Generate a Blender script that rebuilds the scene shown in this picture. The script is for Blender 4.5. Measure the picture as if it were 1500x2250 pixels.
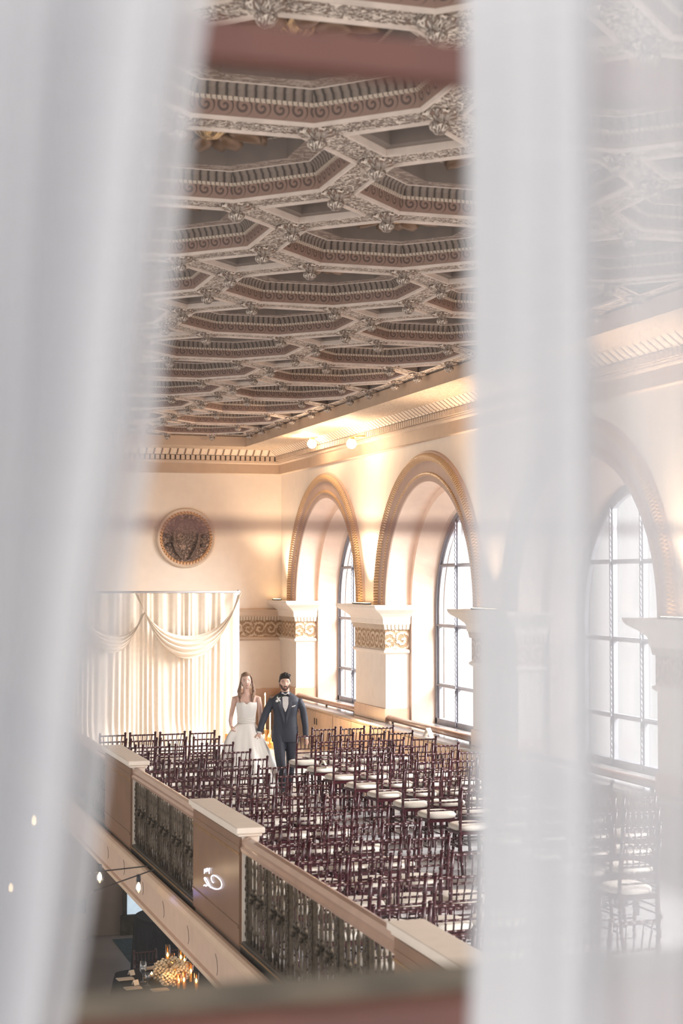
import bpy, bmesh, math, random
from mathutils import Vector, Matrix
random.seed(7)
for o in list(bpy.data.objects): bpy.data.objects.remove(o)
SC = bpy.context.scene
COL = SC.collection
PI = math.pi
CZ = 3.15                      # eye height above the mezzanine floor
YAW = math.atan(1117/3600.); PITCH = math.atan(146/3600.)
# ---------------- camera ----------------
cam = bpy.data.cameras.new('camera'); camo = bpy.data.objects.new('camera', cam); COL.objects.link(camo)
camo.location = (0, 0, CZ); camo.rotation_euler = (PI/2+PITCH, 0, -YAW)
cam.sensor_fit = 'VERTICAL'; cam.sensor_height = 36; cam.sensor_width = 24; cam.lens = 36*3600/2250.
cam.clip_start = 0.05; cam.clip_end = 300
cam.dof.use_dof = True; cam.dof.focus_distance = 24; cam.dof.aperture_fstop = 3.3; cam.dof.aperture_blades = 0
SC.camera = camo
# ---------------- world, exposure, lights ----------------
W = bpy.data.worlds.new('World'); SC.world = W; W.use_nodes = True
bg = W.node_tree.nodes['Background']; bg.inputs[0].default_value = (1.0, 0.975, 0.95, 1); bg.inputs[1].default_value = 0.95
SC.view_settings.view_transform = 'Standard'; SC.view_settings.look = 'None'
SC.view_settings.gamma = 1; SC.view_settings.use_curve_mapping = False
SC.view_settings.exposure = 0.8
SC.cycles.use_denoising = True
SC.cycles.max_bounces = 8; SC.cycles.diffuse_bounces = 4; SC.cycles.glossy_bounces = 3
SC.cycles.transparent_max_bounces = 16; SC.cycles.transmission_bounces = 4
SC.cycles.sample_clamp_indirect = 4; SC.cycles.caustics_reflective = False; SC.cycles.caustics_refractive = False
def light(name, kind, loc, energy, color, target=None, size=.2, spot=60, blend=.6, sx=None, sy=None):
    l = bpy.data.lights.new(name, kind); l.energy = energy; l.color = color
    if kind == 'SPOT': l.spot_size = math.radians(spot); l.spot_blend = blend; l.shadow_soft_size = size
    if kind == 'POINT': l.shadow_soft_size = size
    if kind == 'AREA': l.shape = 'RECTANGLE'; l.size = sx; l.size_y = sy
    o = bpy.data.objects.new(name, l); COL.objects.link(o); o.location = loc
    if target is not None:
        o.rotation_euler = (Vector(target)-Vector(loc)).to_track_quat('-Z', 'Y').to_euler()
    return o
XW, YB = 8.95, 33.1            # faces of the window wall and of the end wall
PIERS = [32.49, 27.1, 21.5, 15.9, 10.3]
ARCHES = [29.9, 24.3, 18.7, 13.1, 7.5]
WARM = (1.0, .72, .48)
for yc in ARCHES:              # daylight coming in through the tall windows
    light('daylight', 'AREA', (11.6, yc-1.4, 4.3), 480, (1, .985, .97), (6.2, yc+1.0, .0), sx=3.0, sy=3.0).data.spread = math.radians(110)
for yc in PIERS[:4]:           # uplights standing on the pier capitals
    light('uplight', 'SPOT', (8.60, yc, 2.78), 150 if yc > 30 else 420, (1, .78, .56), (8.84, yc, 6.0), size=.08, spot=80, blend=1)
# ---------------- node helpers ----------------
class Ex:
    def __init__(s, t, k): s.t = t; s.k = k
    def m(s, op, *a):
        n = s.t.nodes.new('ShaderNodeMath'); n.operation = op
        for i, v in enumerate((s,)+a):
            if isinstance(v, Ex): s.t.links.new(v.k, n.inputs[i])
            else: n.inputs[i].default_value = v
        return Ex(s.t, n.outputs[0])
    def __add__(s, o): return s.m('ADD', o)
    def __sub__(s, o): return s.m('SUBTRACT', o)
    def __mul__(s, o): return s.m('MULTIPLY', o)
    def __truediv__(s, o): return s.m('DIVIDE', o)
    def fr(s): return s.m('FRACT')
    def ab(s): return s.m('ABSOLUTE')
    def gt(s, v): return s.m('GREATER_THAN', v)
    def lt(s, v): return s.m('LESS_THAN', v)
    def mx(s, v): return s.m('MAXIMUM', v)
    def mn(s, v): return s.m('MINIMUM', v)
    def sm(s, a, b):
        n = s.t.nodes.new('ShaderNodeMapRange'); n.interpolation_type = 'SMOOTHSTEP'
        s.t.links.new(s.k, n.inputs[0]); n.inputs[1].default_value = a; n.inputs[2].default_value = b
        return Ex(s.t, n.outputs[0])
def newmat(name):
    m = bpy.data.materials.new(name); m.use_nodes = True
    return m, m.node_tree, m.node_tree.nodes['Principled BSDF']
def uvx(t):
    n = t.nodes.new('ShaderNodeTexCoord'); s = t.nodes.new('ShaderNodeSeparateXYZ'); t.links.new(n.outputs['UV'], s.inputs[0])
    return Ex(t, s.outputs[0]), Ex(t, s.outputs[1])
def objc(t):
    n = t.nodes.new('ShaderNodeTexCoord'); s = t.nodes.new('ShaderNodeSeparateXYZ'); t.links.new(n.outputs['Object'], s.inputs[0])
    return Ex(t, s.outputs[0]), Ex(t, s.outputs[1]), Ex(t, s.outputs[2]), n.outputs['Object']
def comb(t, x, y, z=0.):
    n = t.nodes.new('ShaderNodeCombineXYZ')
    for i, v in enumerate((x, y, z)):
        if isinstance(v, Ex): t.links.new(v.k, n.inputs[i])
        else: n.inputs[i].default_value = v
    return n.outputs[0]
def noise(t, vec, scale, detail=3, rough=.6, dist=0.):
    n = t.nodes.new('ShaderNodeTexNoise'); n.inputs['Scale'].default_value = scale; n.inputs['Detail'].default_value = detail
    n.inputs['Roughness'].default_value = rough; n.inputs['Distortion'].default_value = dist
    if vec is not None: t.links.new(vec, n.inputs['Vector'])
    return Ex(t, n.outputs[0])
def mixc(t, f, a, b):
    n = t.nodes.new('ShaderNodeMix'); n.data_type = 'RGBA'
    if isinstance(f, Ex): t.links.new(f.k, n.inputs[0])
    else: n.inputs[0].default_value = f
    for i, v in ((6, a), (7, b)):
        if isinstance(v, tuple): n.inputs[i].default_value = (*v, 1)
        else: t.links.new(v, n.inputs[i])
    return n.outputs[2]
def bump(t, b, h, dist, strength=1.):
    n = t.nodes.new('ShaderNodeBump'); n.inputs['Strength'].default_value = strength; n.inputs['Distance'].default_value = dist
    t.links.new(h.k, n.inputs['Height']); t.links.new(n.outputs[0], b.inputs['Normal'])
def simple(name, c, rough=.5, metal=0., var=.08, scale=6., coat=0., bmp=0., emis=None, es=0.):
    m, t, b = newmat(name)
    n = noise(t, objc(t)[3], scale)
    c2 = tuple(max(0, x*(1-2*var)) for x in c)
    t.links.new(mixc(t, n.sm(.3, .7), c2, c), b.inputs['Base Color'])
    b.inputs['Roughness'].default_value = rough; b.inputs['Metallic'].default_value = metal; b.inputs['Coat Weight'].default_value = coat
    if bmp: bump(t, b, noise(t, objc(t)[3], scale*8), bmp)
    if emis: b.inputs['Emission Color'].default_value = (*emis, 1); b.inputs['Emission Strength'].default_value = es
    return m
def glassm(name, c, fac, rough=.05):
    m, t, b = newmat(name); tr = t.nodes.new('ShaderNodeBsdfTransparent'); tr.inputs[0].default_value = (*c, 1)
    g = t.nodes.new('ShaderNodeBsdfGlossy'); g.inputs['Roughness'].default_value = rough
    fr = t.nodes.new('ShaderNodeLayerWeight'); fr.inputs[0].default_value = .25
    f = Ex(t, fr.outputs[1])*fac+fac*.25
    mx = t.nodes.new('ShaderNodeMixShader'); t.links.new(f.k, mx.inputs[0]); t.links.new(tr.outputs[0], mx.inputs[1]); t.links.new(g.outputs[0], mx.inputs[2])
    t.links.new(mx.outputs[0], t.nodes['Material Output'].inputs[0]); return m
# ---------------- mesh helpers ----------------
class MB:
    def __init__(s): s.b = bmesh.new(); s.uv = s.b.loops.layers.uv.new('UVMap')
    def face(s, vs, mi=0, uvs=None, smooth=False):
        try: f = s.b.faces.new(vs)
        except ValueError: return None
        f.material_index = mi; f.smooth = smooth
        if uvs:
            for l, u in zip(f.loops, uvs): l[s.uv].uv = u
        return f
    def v(s, p): return s.b.verts.new(p)
    def box(s, a, c, mi=0, M=None):
        x0, y0, z0 = a; x1, y1, z1 = c
        P = [(x0,y0,z0),(x1,y0,z0),(x1,y1,z0),(x0,y1,z0),(x0,y0,z1),(x1,y0,z1),(x1,y1,z1),(x0,y1,z1)]
        V = [s.v(M @ Vector(p) if M else p) for p in P]
        for q, ax in (((0,3,2,1),2),((4,5,6,7),2),((0,1,5,4),1),((2,3,7,6),1),((1,2,6,5),0),((3,0,4,7),0)):
            u = [(P[i][(ax+1) % 3], P[i][(ax+2) % 3]) for i in q]
            s.face([V[i] for i in q], mi, u)
        return V
    def tube(s, pts, rad, n=8, mi=0, cap=True, ell=None, smooth=True, closed=False):
        pts = [Vector(p) for p in pts]; N = len(pts)
        if not isinstance(rad, (list, tuple)): rad = [rad]*N
        rings = []; up = None; L = 0.
        for i, p in enumerate(pts):
            if closed: d = pts[(i+1) % N]-pts[i-1]
            else: d = pts[min(i+1, N-1)]-pts[max(i-1, 0)]
            d.normalize()
            if up is None:
                up = Vector((0, 0, 1)) if abs(d.z) < .9 else Vector((0, 1, 0))
            sd = d.cross(up).normalized(); up = sd.cross(d).normalized()
            ex, ey = (ell[i] if isinstance(ell, list) else ell) if ell else (1, 1)
            rings.append([s.v(p+(sd*math.cos(2*PI*k/n)*ex+up*math.sin(2*PI*k/n)*ey)*rad[i]) for k in range(n)])
        ls = [0.]
        for i in range(1, N): ls.append(ls[-1]+(pts[i]-pts[i-1]).length)
        rg = range(N) if closed else range(N-1)
        for i in rg:
            j = (i+1) % N
            for k in range(n):
                k2 = (k+1) % n
                s.face([rings[i][k], rings[i][k2], rings[j][k2], rings[j][k]], mi,
                       [(ls[i], k/n), (ls[i], (k+1)/n), (ls[j], (k+1)/n), (ls[j], k/n)], smooth)
        if cap and not closed:
            s.face(rings[0][::-1], mi); s.face(rings[-1], mi)
        return rings
    def lathe(s, prof, c=(0, 0, 0), n=12, mi=0, smooth=True, sq=None):
        rings = []
        for r, z in prof:
            rings.append([s.v((c[0]+r*math.cos(2*PI*k/n), c[1]+r*math.sin(2*PI*k/n), c[2]+z)) for k in range(n)])
        for i in range(len(rings)-1):
            for k in range(n):
                k2 = (k+1) % n
                s.face([rings[i][k], rings[i][k2], rings[i+1][k2], rings[i+1][k]], mi,
                       [(k/n, prof[i][1]), ((k+1)/n, prof[i][1]), ((k+1)/n, prof[i+1][1]), (k/n, prof[i+1][1])], smooth)
        s.face(rings[0][::-1], mi); s.face(rings[-1], mi)
    def sweep(s, path, prof, mis=None, smooth=False, capends=False):
        """path: list of functions d->point base (x,y) given offset d;  prof: (d,z)"""
        cols = [[s.v((*fn(d), z)) for d, z in prof] for fn in path]
        L = [0.]
        for i in range(1, len(cols)): L.append(L[-1]+(cols[i][0].co-cols[i-1][0].co).length)
        for i in range(len(cols)-1):
            dr = (cols[i+1][0].co-cols[i][0].co).normalized(); bs = cols[i][0].co.copy(); U = lambda v: (v.co-bs).dot(dr)+L[i]
            for j in range(len(prof)-1):
                h = math.hypot(prof[j+1][0]-prof[j][0], prof[j+1][1]-prof[j][1])
                s.face([cols[i][j], cols[i+1][j], cols[i+1][j+1], cols[i][j+1]], mis[j] if mis else 0,
                       [(U(cols[i][j]), 0), (U(cols[i+1][j]), 0), (U(cols[i+1][j+1]), h), (U(cols[i][j+1]), h)], smooth)
        if capends:
            s.face([c for c in cols[0]], 0); s.face([c for c in cols[-1]][::-1], 0)
    def blob(s, c, r, n=10, m=7, mi=0, f=None):
        rings = []
        for i in range(1, m):
            th = PI*i/m
            rings.append([(math.sin(th)*math.cos(2*PI*k/n), math.sin(th)*math.sin(2*PI*k/n), math.cos(th)) for k in range(n)])
        def P(d):
            if f: return f(Vector(d))
            return Vector((c[0]+d[0]*r[0], c[1]+d[1]*r[1], c[2]+d[2]*r[2]))
        R = [[s.v(P(d)) for d in ring] for ring in rings]
        t = s.v(P((0, 0, 1))); b = s.v(P((0, 0, -1)))
        for k in range(n):
            k2 = (k+1) % n
            s.face([t, R[0][k], R[0][k2]], mi, None, True); s.face([b, R[-1][k2], R[-1][k]], mi, None, True)
            for i in range(len(R)-1): s.face([R[i][k], R[i+1][k], R[i+1][k2], R[i][k2]], mi, None, True)
    def build(s, name, mats, parent=None, loc=None, norm=True):
        me = bpy.data.meshes.new(name)
        if norm: bmesh.ops.recalc_face_normals(s.b, faces=s.b.faces)
        s.b.to_mesh(me); s.b.free()
        for m in (mats if isinstance(mats, (list, tuple)) else [mats]): me.materials.append(m)
        o = bpy.data.objects.new(name, me); COL.objects.link(o)
        if parent: o.parent = parent
        if loc: o.location = loc
        return o
def tag(o, label=None, cat=None, group=None, kind=None):
    if label: o['label'] = label
    if cat: o['category'] = cat
    if group: o['group'] = group
    if kind: o['kind'] = kind
    return o
def empty(name, loc=(0, 0, 0), rz=0., **k):
    o = bpy.data.objects.new(name, None); COL.objects.link(o); o.location = loc; o.rotation_euler = (0, 0, rz); o.empty_display_size = .1
    return tag(o, **k)
KIDS = {}
def copy_tree(o, parent=None, kids=None):
    c = o.copy(); COL.objects.link(c); c.parent = parent
    for ch in [x for x in o.children]: copy_tree(ch, c)
    return c
def modify(o, *mods):
    for kind, kw in mods:
        m = o.modifiers.new(kind, kind)
        for k, v in kw.items(): setattr(m, k, v)
    return o
def bake(o):
    dg = bpy.context.evaluated_depsgraph_get(); dg.update()
    me = bpy.data.meshes.new_from_object(o.evaluated_get(dg)); mats = list(o.data.materials)
    o.modifiers.clear(); o.data = me
    return o
ORD = 'first second third fourth fifth sixth seventh eighth ninth tenth eleventh twelfth thirteenth fourteenth fifteenth sixteenth seventeenth'.split()
# pixel rays of the photograph, only used to place things at real positions in the room
_f = Vector((math.sin(YAW)*math.cos(PITCH), math.cos(YAW)*math.cos(PITCH), math.sin(PITCH))); _r = Vector((math.cos(YAW), -math.sin(YAW), 0)); _u = _r.cross(_f)
def ray(px, py): return _f*3600+_r*(px-750)+_u*(1125-py)
def onx(px, py, X): r = ray(px, py); r = r*(X/r.x); r.z += CZ; return r
def ony(px, py, Y): r = ray(px, py); r = r*(Y/r.y); r.z += CZ; return r
def onz(px, py, Z): r = ray(px, py); r = r*((Z-CZ)/r.z); r.z += CZ; return r
# ---------------- materials ----------------
def spiral(t, u, v, per, k, flip=False):
    """running scrolls along u, one per period"""
    a = (u/per).fr()*per-per/2; b = v
    r = (a*a+b*b).m('SQRT'); th = a.m('ARCTAN2', b) if flip else b.m('ARCTAN2', a)
    return (r*k-th/(2*PI)).fr(), r
def ornament(name, hi, lo, per, vc, k, bd=.01, n=40, metal=0., rough=.55, amt=1.):
    m, t, b = newmat(name); u, v = uvx(t)
    s, r = spiral(t, u, v-vc, per, k)
    w = noise(t, comb(t, u, v), n, 2, .6, 1.)
    h = (s-.5).ab()*2*.34+w*.95
    f = h.sm(.50, .78)
    t.links.new(mixc(t, f, lo, hi), b.inputs['Base Color']); b.inputs['Roughness'].default_value = rough; b.inputs['Metallic'].default_value = metal
    bump(t, b, f, bd, amt); return m
def carved(name, hi, lo, sc, bd=.012, rough=.6, metal=0., lo2=.38, hi2=.62):
    m, t, b = newmat(name); u, v = uvx(t); vec = comb(t, u, v)
    n1 = noise(t, vec, sc, 2, .5, 2.2); n2 = noise(t, vec, sc*3.2, 2, .5, 1.)
    f = (n1*.75+n2*.25).sm(lo2, hi2)
    t.links.new(mixc(t, f, lo, hi), b.inputs['Base Color']); b.inputs['Roughness'].default_value = rough; b.inputs['Metallic'].default_value = metal
    bump(t, b, f, bd); return m
def fluted(name, hi, lo, per, bd=.012, rough=.6, gap=.16):
    m, t, b = newmat(name); u, v = uvx(t)
    a = ((u/per).fr()-.5).ab()*2           # 0 centre .. 1 gap
    f = a.sm(1-gap*.4, 1-gap*2.2)
    t.links.new(mixc(t, f, lo, hi), b.inputs['Base Color']); b.inputs['Roughness'].default_value = rough
    bump(t, b, (a*a).m('MULTIPLY', -1.)+1, bd); return m
M = {}
M['wall'] = simple('wall paint', (.86, .74, .62), .7, var=.02)
M['reveal'] = simple('reveal paint', (.86, .66, .53), .65, var=.03)
M['cream'] = simple('cream plaster', (.82, .76, .69), .6, var=.03)
M['pierc'] = simple('pilaster plaster', (.82, .72, .62), .6, var=.03)
M['taupe'] = simple('taupe plaster', (.56, .40, .28), .6, var=.04)
M['tan'] = simple('tan plaster', (.66, .50, .37), .6, var=.04)
M['rib'] = carved('carved rib plaster', (.78, .66, .56), (.20, .115, .08), 20, .022, lo2=.40, hi2=.56)
M['fillet'] = simple('pale fillet', (.70, .58, .50), .6)
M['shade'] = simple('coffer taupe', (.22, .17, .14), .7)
M['arch'] = simple('archivolt plaster', (.58, .41, .325), .6, var=.03)
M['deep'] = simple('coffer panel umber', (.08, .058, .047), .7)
M['leaf'] = carved('leaf soffit', (.47, .37, .31), (.25, .175, .14), 9, .012)
M['egg'] = fluted('egg moulding', (.235, .18, .145), (.085, .062, .05), .062, .016, gap=.22)
M['bead'] = fluted('bead moulding', (.58, .47, .37), (.14, .10, .085), .035, .006)
M['gold'] = carved('gilded carving', (.85, .55, .27), (.17, .09, .045), 9, .02, .4, .35)
M['goldbead'] = fluted('gilded rope', (.72, .45, .24), (.28, .16, .085), .05, .012, .4)
M['eggpale'] = fluted('pale egg and dart', (.78, .62, .47), (.22, .13, .08), .16, .02)
M['band'] = carved('patterned soffit band', (.80, .64, .48), (.55, .39, .26), 22, .006)
M['friezeo'] = ornament('acanthus frieze', (.68, .52, .37), (.33, .19, .095), .24, .17, 11., .016, 17)
M['rope'] = fluted('rope band', (.62, .50, .38), (.25, .16, .10), .06, .01)
def wavemat():
    m, t, b = newmat('wave scroll band'); u, v = uvx(t); per = .12
    s, r = spiral(t, u, v-.065, per, 26.)
    ln = (s-.5).ab().sm(.28, .36); ring = r.sm(.062, .054)
    f = ln*ring
    t.links.new(mixc(t, f, (.27, .165, .125), (.11, .07, .055)), b.inputs['Base Color']); b.inputs['Roughness'].default_value = .6
    bump(t, b, f, .006); return m
M['wave'] = wavemat()
def floormat():
    m, t, b = newmat('pale stone floor'); x, y, z, vec = objc(t)
    gx = ((x/.61).fr()-.5).ab().gt(.492); gy = ((y/.61).fr()-.5).ab().gt(.492)
    n = noise(t, vec, 1.2, 6, .65, 1.5)
    c = mixc(t, n.sm(.35, .7), (.50, .50, .51), (.68, .675, .67))
    t.links.new(mixc(t, gx.mx(gy), c, (.40, .395, .39)), b.inputs['Base Color']); b.inputs['Roughness'].default_value = .22
    return m
M['floor'] = floormat()
M['mar'] = None
def marble():
    m, t, b = newmat('brown marble dado'); x, y, z, vec = objc(t)
    n = noise(t, vec, 2.2, 5, .6, 1.); br = ((x+y)/.55).m('FLOOR')*.37; k = br.fr()
    c = mixc(t, n.sm(.3, .7), (.52, .31, .19), (.66, .42, .28)); t.links.new(mixc(t, k*.5, c, (.74, .55, .42)), b.inputs['Base Color'])
    b.inputs['Roughness'].default_value = .3; return m
M['mar'] = marble()
M['metalw'] = simple('pewter window metal', (.30, .30, .34), .4, .3)
M['metall'] = simple('pale window metal', (.50, .50, .54), .4, .3)
M['pane'] = glassm('window glass', (.97, .98, 1), .25)
M['railwood'] = simple('oiled wood rail', (.36, .20, .14), .3, var=.12, coat=.3)
M['ledge'] = simple('polished grey ledge', (.47, .45, .44), .14, var=.08, coat=.4)
M['cab'] = simple('brushed bronze cabinet', (.58, .44, .32), .32, .55, var=.12, scale=3)
M['dark'] = simple('dark slot', (.03, .03, .035), .5)
M['bronze'] = simple('weathered bronze', (.095, .068, .042), .38, .6, var=.3, scale=30, bmp=.002)
M['bronze2'] = simple('bronze base', (.10, .085, .065), .35, .5, var=.2)
M['brass'] = simple('brass trim', (.78, .50, .24), .25, .9)
M['fascia'] = simple('tan fascia plaster', (.60, .42, .31), .6, var=.04)
M['fasciah'] = simple('fascia moulding', (.66, .47, .33), .5, var=.04)
M['post'] = simple('polished brown panel', (.26, .14, .08), .32, var=.1, scale=3)
M['postc'] = simple('pedestal cream', (.78, .68, .58), .5, var=.03)
M['hand'] = simple('copper brown handrail', (.48, .30, .22), .28, var=.06, coat=.5)
# ---------------- floors ----------------
def st(o): o['kind'] = 'structure'; return o
b = MB(); b.box((3.18, 3.2, -.335), (9.75, YB+.3, 0)); st(b.build('floor', M['floor']))
# fascia of the mezzanine edge, seen from the void side
b = MB()
pth = [lambda d: (3.16-d, 3.2), lambda d: (3.16-d, YB)]
pr = [(.0, .146), (.03, .146), (.055, .13), (.075, .10), (.072, .065), (.05, .042), (.02, .034), (.0, .02), (.0, -.255), (.03, -.265), (.035, -.30), (.0, -.34), (-.02, -.345)]
b.sweep(pth, pr, [1, 1, 1, 1, 1, 1, 1, 0, 0, 1, 1, 0], smooth=False)
b.build('trim_1', [M['fascia'], M['fasciah']]); bpy.data.objects['trim_1']['kind'] = 'structure'
# end wall
b = MB(); b.box((-9, YB, -4), (XW+.9, YB+.3, 7.2), 0); st(b.build('wall_back', M['wall']))
# window wall with arched openings
RO, SPR = 1.98, 2.70
b = MB(); x = XW
def wq(ps, nrm=None, mi=0): b.face([b.v(p) for p in ps], mi, [(p[1], p[2]) for p in ps])
TOP = 6.5; NA = 40
ys = [YB]
for yc in ARCHES:
    wq([(x, ys[-1], 0), (x, yc+RO, 0), (x, yc+RO, TOP), (x, ys[-1], TOP)])
    for i in range(NA):
        a0, a1 = PI*i/NA, PI*(i+1)/NA
        y0, z0, y1, z1 = yc+RO*math.cos(a0), SPR+RO*math.sin(a0), yc+RO*math.cos(a1), SPR+RO*math.sin(a1)
        wq([(x, y0, z0), (x, y1, z1), (x, y1, TOP), (x, y0, TOP)])
    wq([(x, yc+RO, 0), (x, yc-RO, 0), (x, yc-RO, .70), (x, yc+RO, .70)])
    ys.append(yc-RO)
wq([(x, ys[-1], 0), (x, 3, 0), (x, 3, TOP), (x, ys[-1], TOP)])
# deep reveals: straight, step, splay to the window
def ring_pts(yc, r, X, zs, zb):
    P = [(X, yc+r, zb)]
    P += [(X, yc+r*math.cos(PI*i/NA), zs+r*math.sin(PI*i/NA)) for i in range(NA+1)]
    return P+[(X, yc-r, zb)]
for yc in ARCHES:
    R = [ring_pts(yc, RO, XW, SPR, .70), ring_pts(yc, RO, XW+.42, SPR, .70), ring_pts(yc, RO-.09, XW+.42, SPR-.02, .70), ring_pts(yc, RO-.20, XW+.72, SPR-.08, .70), ring_pts(yc, RO-.20, XW+.95, SPR-.08, .70)]
    V = [[b.v(p) for p in r] for r in R]
    for i in range(4):
        for j in range(len(V[i])-1): b.face([V[i][j], V[i][j+1], V[i+1][j+1], V[i+1][j]], 1, None, False)
    # outer skin so the wall has depth
wq([(XW+.95, YB, 0), (XW+.95, 3, 0), (XW+.95, 3, .70), (XW+.95, YB, .70)])
w = st(b.build('wall_right', [M['wall'], M['reveal']], norm=False))
# outer face of the window wall
b = MB(); x = XW+.96; ys = [YB+.3]; r2 = RO-.22; zs2 = SPR-.08
for yc in ARCHES:
    wq([(x, ys[-1], .7), (x, yc+r2, .7), (x, yc+r2, TOP), (x, ys[-1], TOP)])
    for i in range(NA):
        a0, a1 = PI*i/NA, PI*(i+1)/NA
        wq([(x, yc+r2*math.cos(a0), zs2+r2*math.sin(a0)), (x, yc+r2*math.cos(a1), zs2+r2*math.sin(a1)), (x, yc+r2*math.cos(a1), TOP), (x, yc+r2*math.cos(a0), TOP)])
    ys.append(yc-r2)
wq([(x, ys[-1], .7), (x, 3, .7), (x, 3, TOP), (x, ys[-1], TOP)])
b.build('outer_face', M['cream'], w)
# archivolts
def arc_mould(prof, yc, mis):
    mb = MB(); n = 72; rows = []
    for i in range(n+1):
        a = PI*i/n
        rows.append([mb.v((XW-d, yc+r*math.cos(a), SPR+r*math.sin(a))) for r, d in prof])
    for i in range(n):
        for j in range(len(prof)-1):
            rr = prof[j][0]; u0, u1 = PI*rr*i/n, PI*rr*(i+1)/n
            mb.face([rows[i][j], rows[i+1][j], rows[i+1][j+1], rows[i][j+1]], mis[j], [(u0, 0), (u1, 0), (u1, .05), (u0, .05)], j in (2, 3, 4, 5, 9, 10))
    return mb
for k, yc in enumerate(ARCHES):
    prof = [(2.47, 0), (2.455, .035), (2.43, .04), (2.42, .075), (2.38, .105), (2.33, .095), (2.30, .05), (2.295, .03), (2.13, .03), (2.12, .05), (2.095, .06), (2.075, .045), (2.07, .02), (1.985, .02), (1.98, .0)]
    st(arc_mould(prof, yc, [0, 0, 1, 1, 1, 1, 0, 0, 1, 1, 1, 0, 0, 0]).build('trim_%d' % (2+k), [M['arch'], M['goldbead']]))
# ---------------- windows ----------------
def window(n, yc):
    root = st(empty('window_%d' % n, (XW+.86, yc, 0)))
    r = RO-.20; zs = SPR-.08; b = MB()
    def ringbar(ro, ri, xa, xb, mi=0):
        A = []
        for X, rr in ((xa, ro), (xa, ri), (xb, ri), (xb, ro)):
            A.append([b.v((X, rr*math.cos(PI*i/40), zs+rr*math.sin(PI*i/40))) for i in range(41)])
        A = [[b.v((v[0].co.x, v[0].co.y, .72))]+v+[b.v((v[0].co.x, -v[0].co.y, .72))] for v in A]
        for q in range(4):
            for j in range(42): b.face([A[q][j], A[q][j+1], A[(q+1) % 4][j+1], A[(q+1) % 4][j]], mi)
    ringbar(r+.02, r-.07, -.06, .05); ringbar(r-.07, r-.13, -.03, .03, 1)
    b.build('window_frame', [M['metalw'], M['metall']], root)
    for i, y in enumerate((-.84, 0, .84)):
        h = zs+math.sqrt((r-.08)**2-y*y)
        b = MB(); b.box((-.03, y-.045, .72), (.03, y+.045, h), 1); b.box((-.055, y-.018, .72), (-.03, y+.018, h), 0)
        b.build('mullion', [M['metalw'], M['metall']], root)
        b = MB(); n_ = int((h-.72)/.075)
        for q in range(n_):          # twisted rope bead
            z = .72+q*.075; b.tube([(-.07, y-.06, z), (-.075, y-.045, z+.035), (-.07, y-.03, z+.07)], [.008, .016, .008], 5)
        b.build('rope_bead', M['metalw'], root)
    for z in (3.37, 2.36, 1.36):
        w_ = r-.08 if z < zs else math.sqrt((r-.08)**2-(z-zs)**2)
        b = MB(); b.box((-.035, -w_, z-.03), (.03, w_, z+.03), 1); b.tube([(-.05, -w_, z), (-.05, w_, z)], .016, 6)
        b.build('transom', [M['metalw'], M['metall']], root)
    b = MB(); b.box((-.06, -r, .70), (.06, r, .80)); b.build('bottom_rail', M['metalw'], root)
    b = MB(); P = [(.0, (r-.1)*math.cos(PI*i/40), zs+(r-.1)*math.sin(PI*i/40)) for i in range(41)]+[(0, -(r-.1), .75), (0, r-.1, .75)]
    b.face([b.v(p) for p in P]); b.build('pane', M['pane'], root)
for i, yc in enumerate(ARCHES[:4]): window(i+1, yc)
# ---------------- pilasters ----------------
def pier(i, ya, yb_):
    # profile (z, projection) ; footprint grows by the projection on the room side and both flanks
    L = [(.73, .03, 4), (.95, .03, 4), (.955, .006, 0), (1.87, .006, 0), (1.875, .02, 0), (1.90, .05, 0), (1.93, .05, 0), (1.945, .02, 0), (1.95, .02, 1), (2.28, .02, 1), (2.285, .045, 2), (2.36, .06, 2), (2.37, .06, 0), (2.385, .075, 0), (2.46, .08, 0), (2.50, .10, 0), (2.56, .17, 0), (2.62, .26, 0), (2.655, .29, 0), (2.70, .30, 0), (2.70, -.01, 0)]
    b = MB(); rows = []
    x0, x1 = XW-.01, XW+.40
    for z, p, _ in L:
        y1 = min(yb_+p, YB) if i == 0 else yb_+p
        rows.append([b.v((x1, ya-p, z)), b.v((x0-p, ya-p, z)), b.v((x0-p, y1, z)), b.v((x1, y1, z))])
    for j in range(len(L)-1):
        z0, z1 = L[j][0], L[j+1][0]; off = [0, .42+p, .42+yb_-ya, 2.4]
        for k in range(3):
            b.face([rows[j][k], rows[j][k+1], rows[j+1][k+1], rows[j+1][k]], L[j][2], [(off[k], z0-1.94 if L[j][2] == 1 else z0), (off[k+1], z0-1.94 if L[j][2] == 1 else z0), (off[k+1], z1-1.94 if L[j][2] == 1 else z1), (off[k], z1-1.94 if L[j][2] == 1 else z1)])
    b.face(rows[-1])
    st(b.build('trim_%d' % (8+i), [M['pierc'], M['friezeo'], M['rope'], M['tan'], M['mar']]))
edges = [(ARCHES[0]+RO, YB)]+[(ARCHES[k+1]+RO, ARCHES[k]-RO) for k in range(4)]
for i, (a, c) in enumerate(edges): pier(i, a, c)
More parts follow.
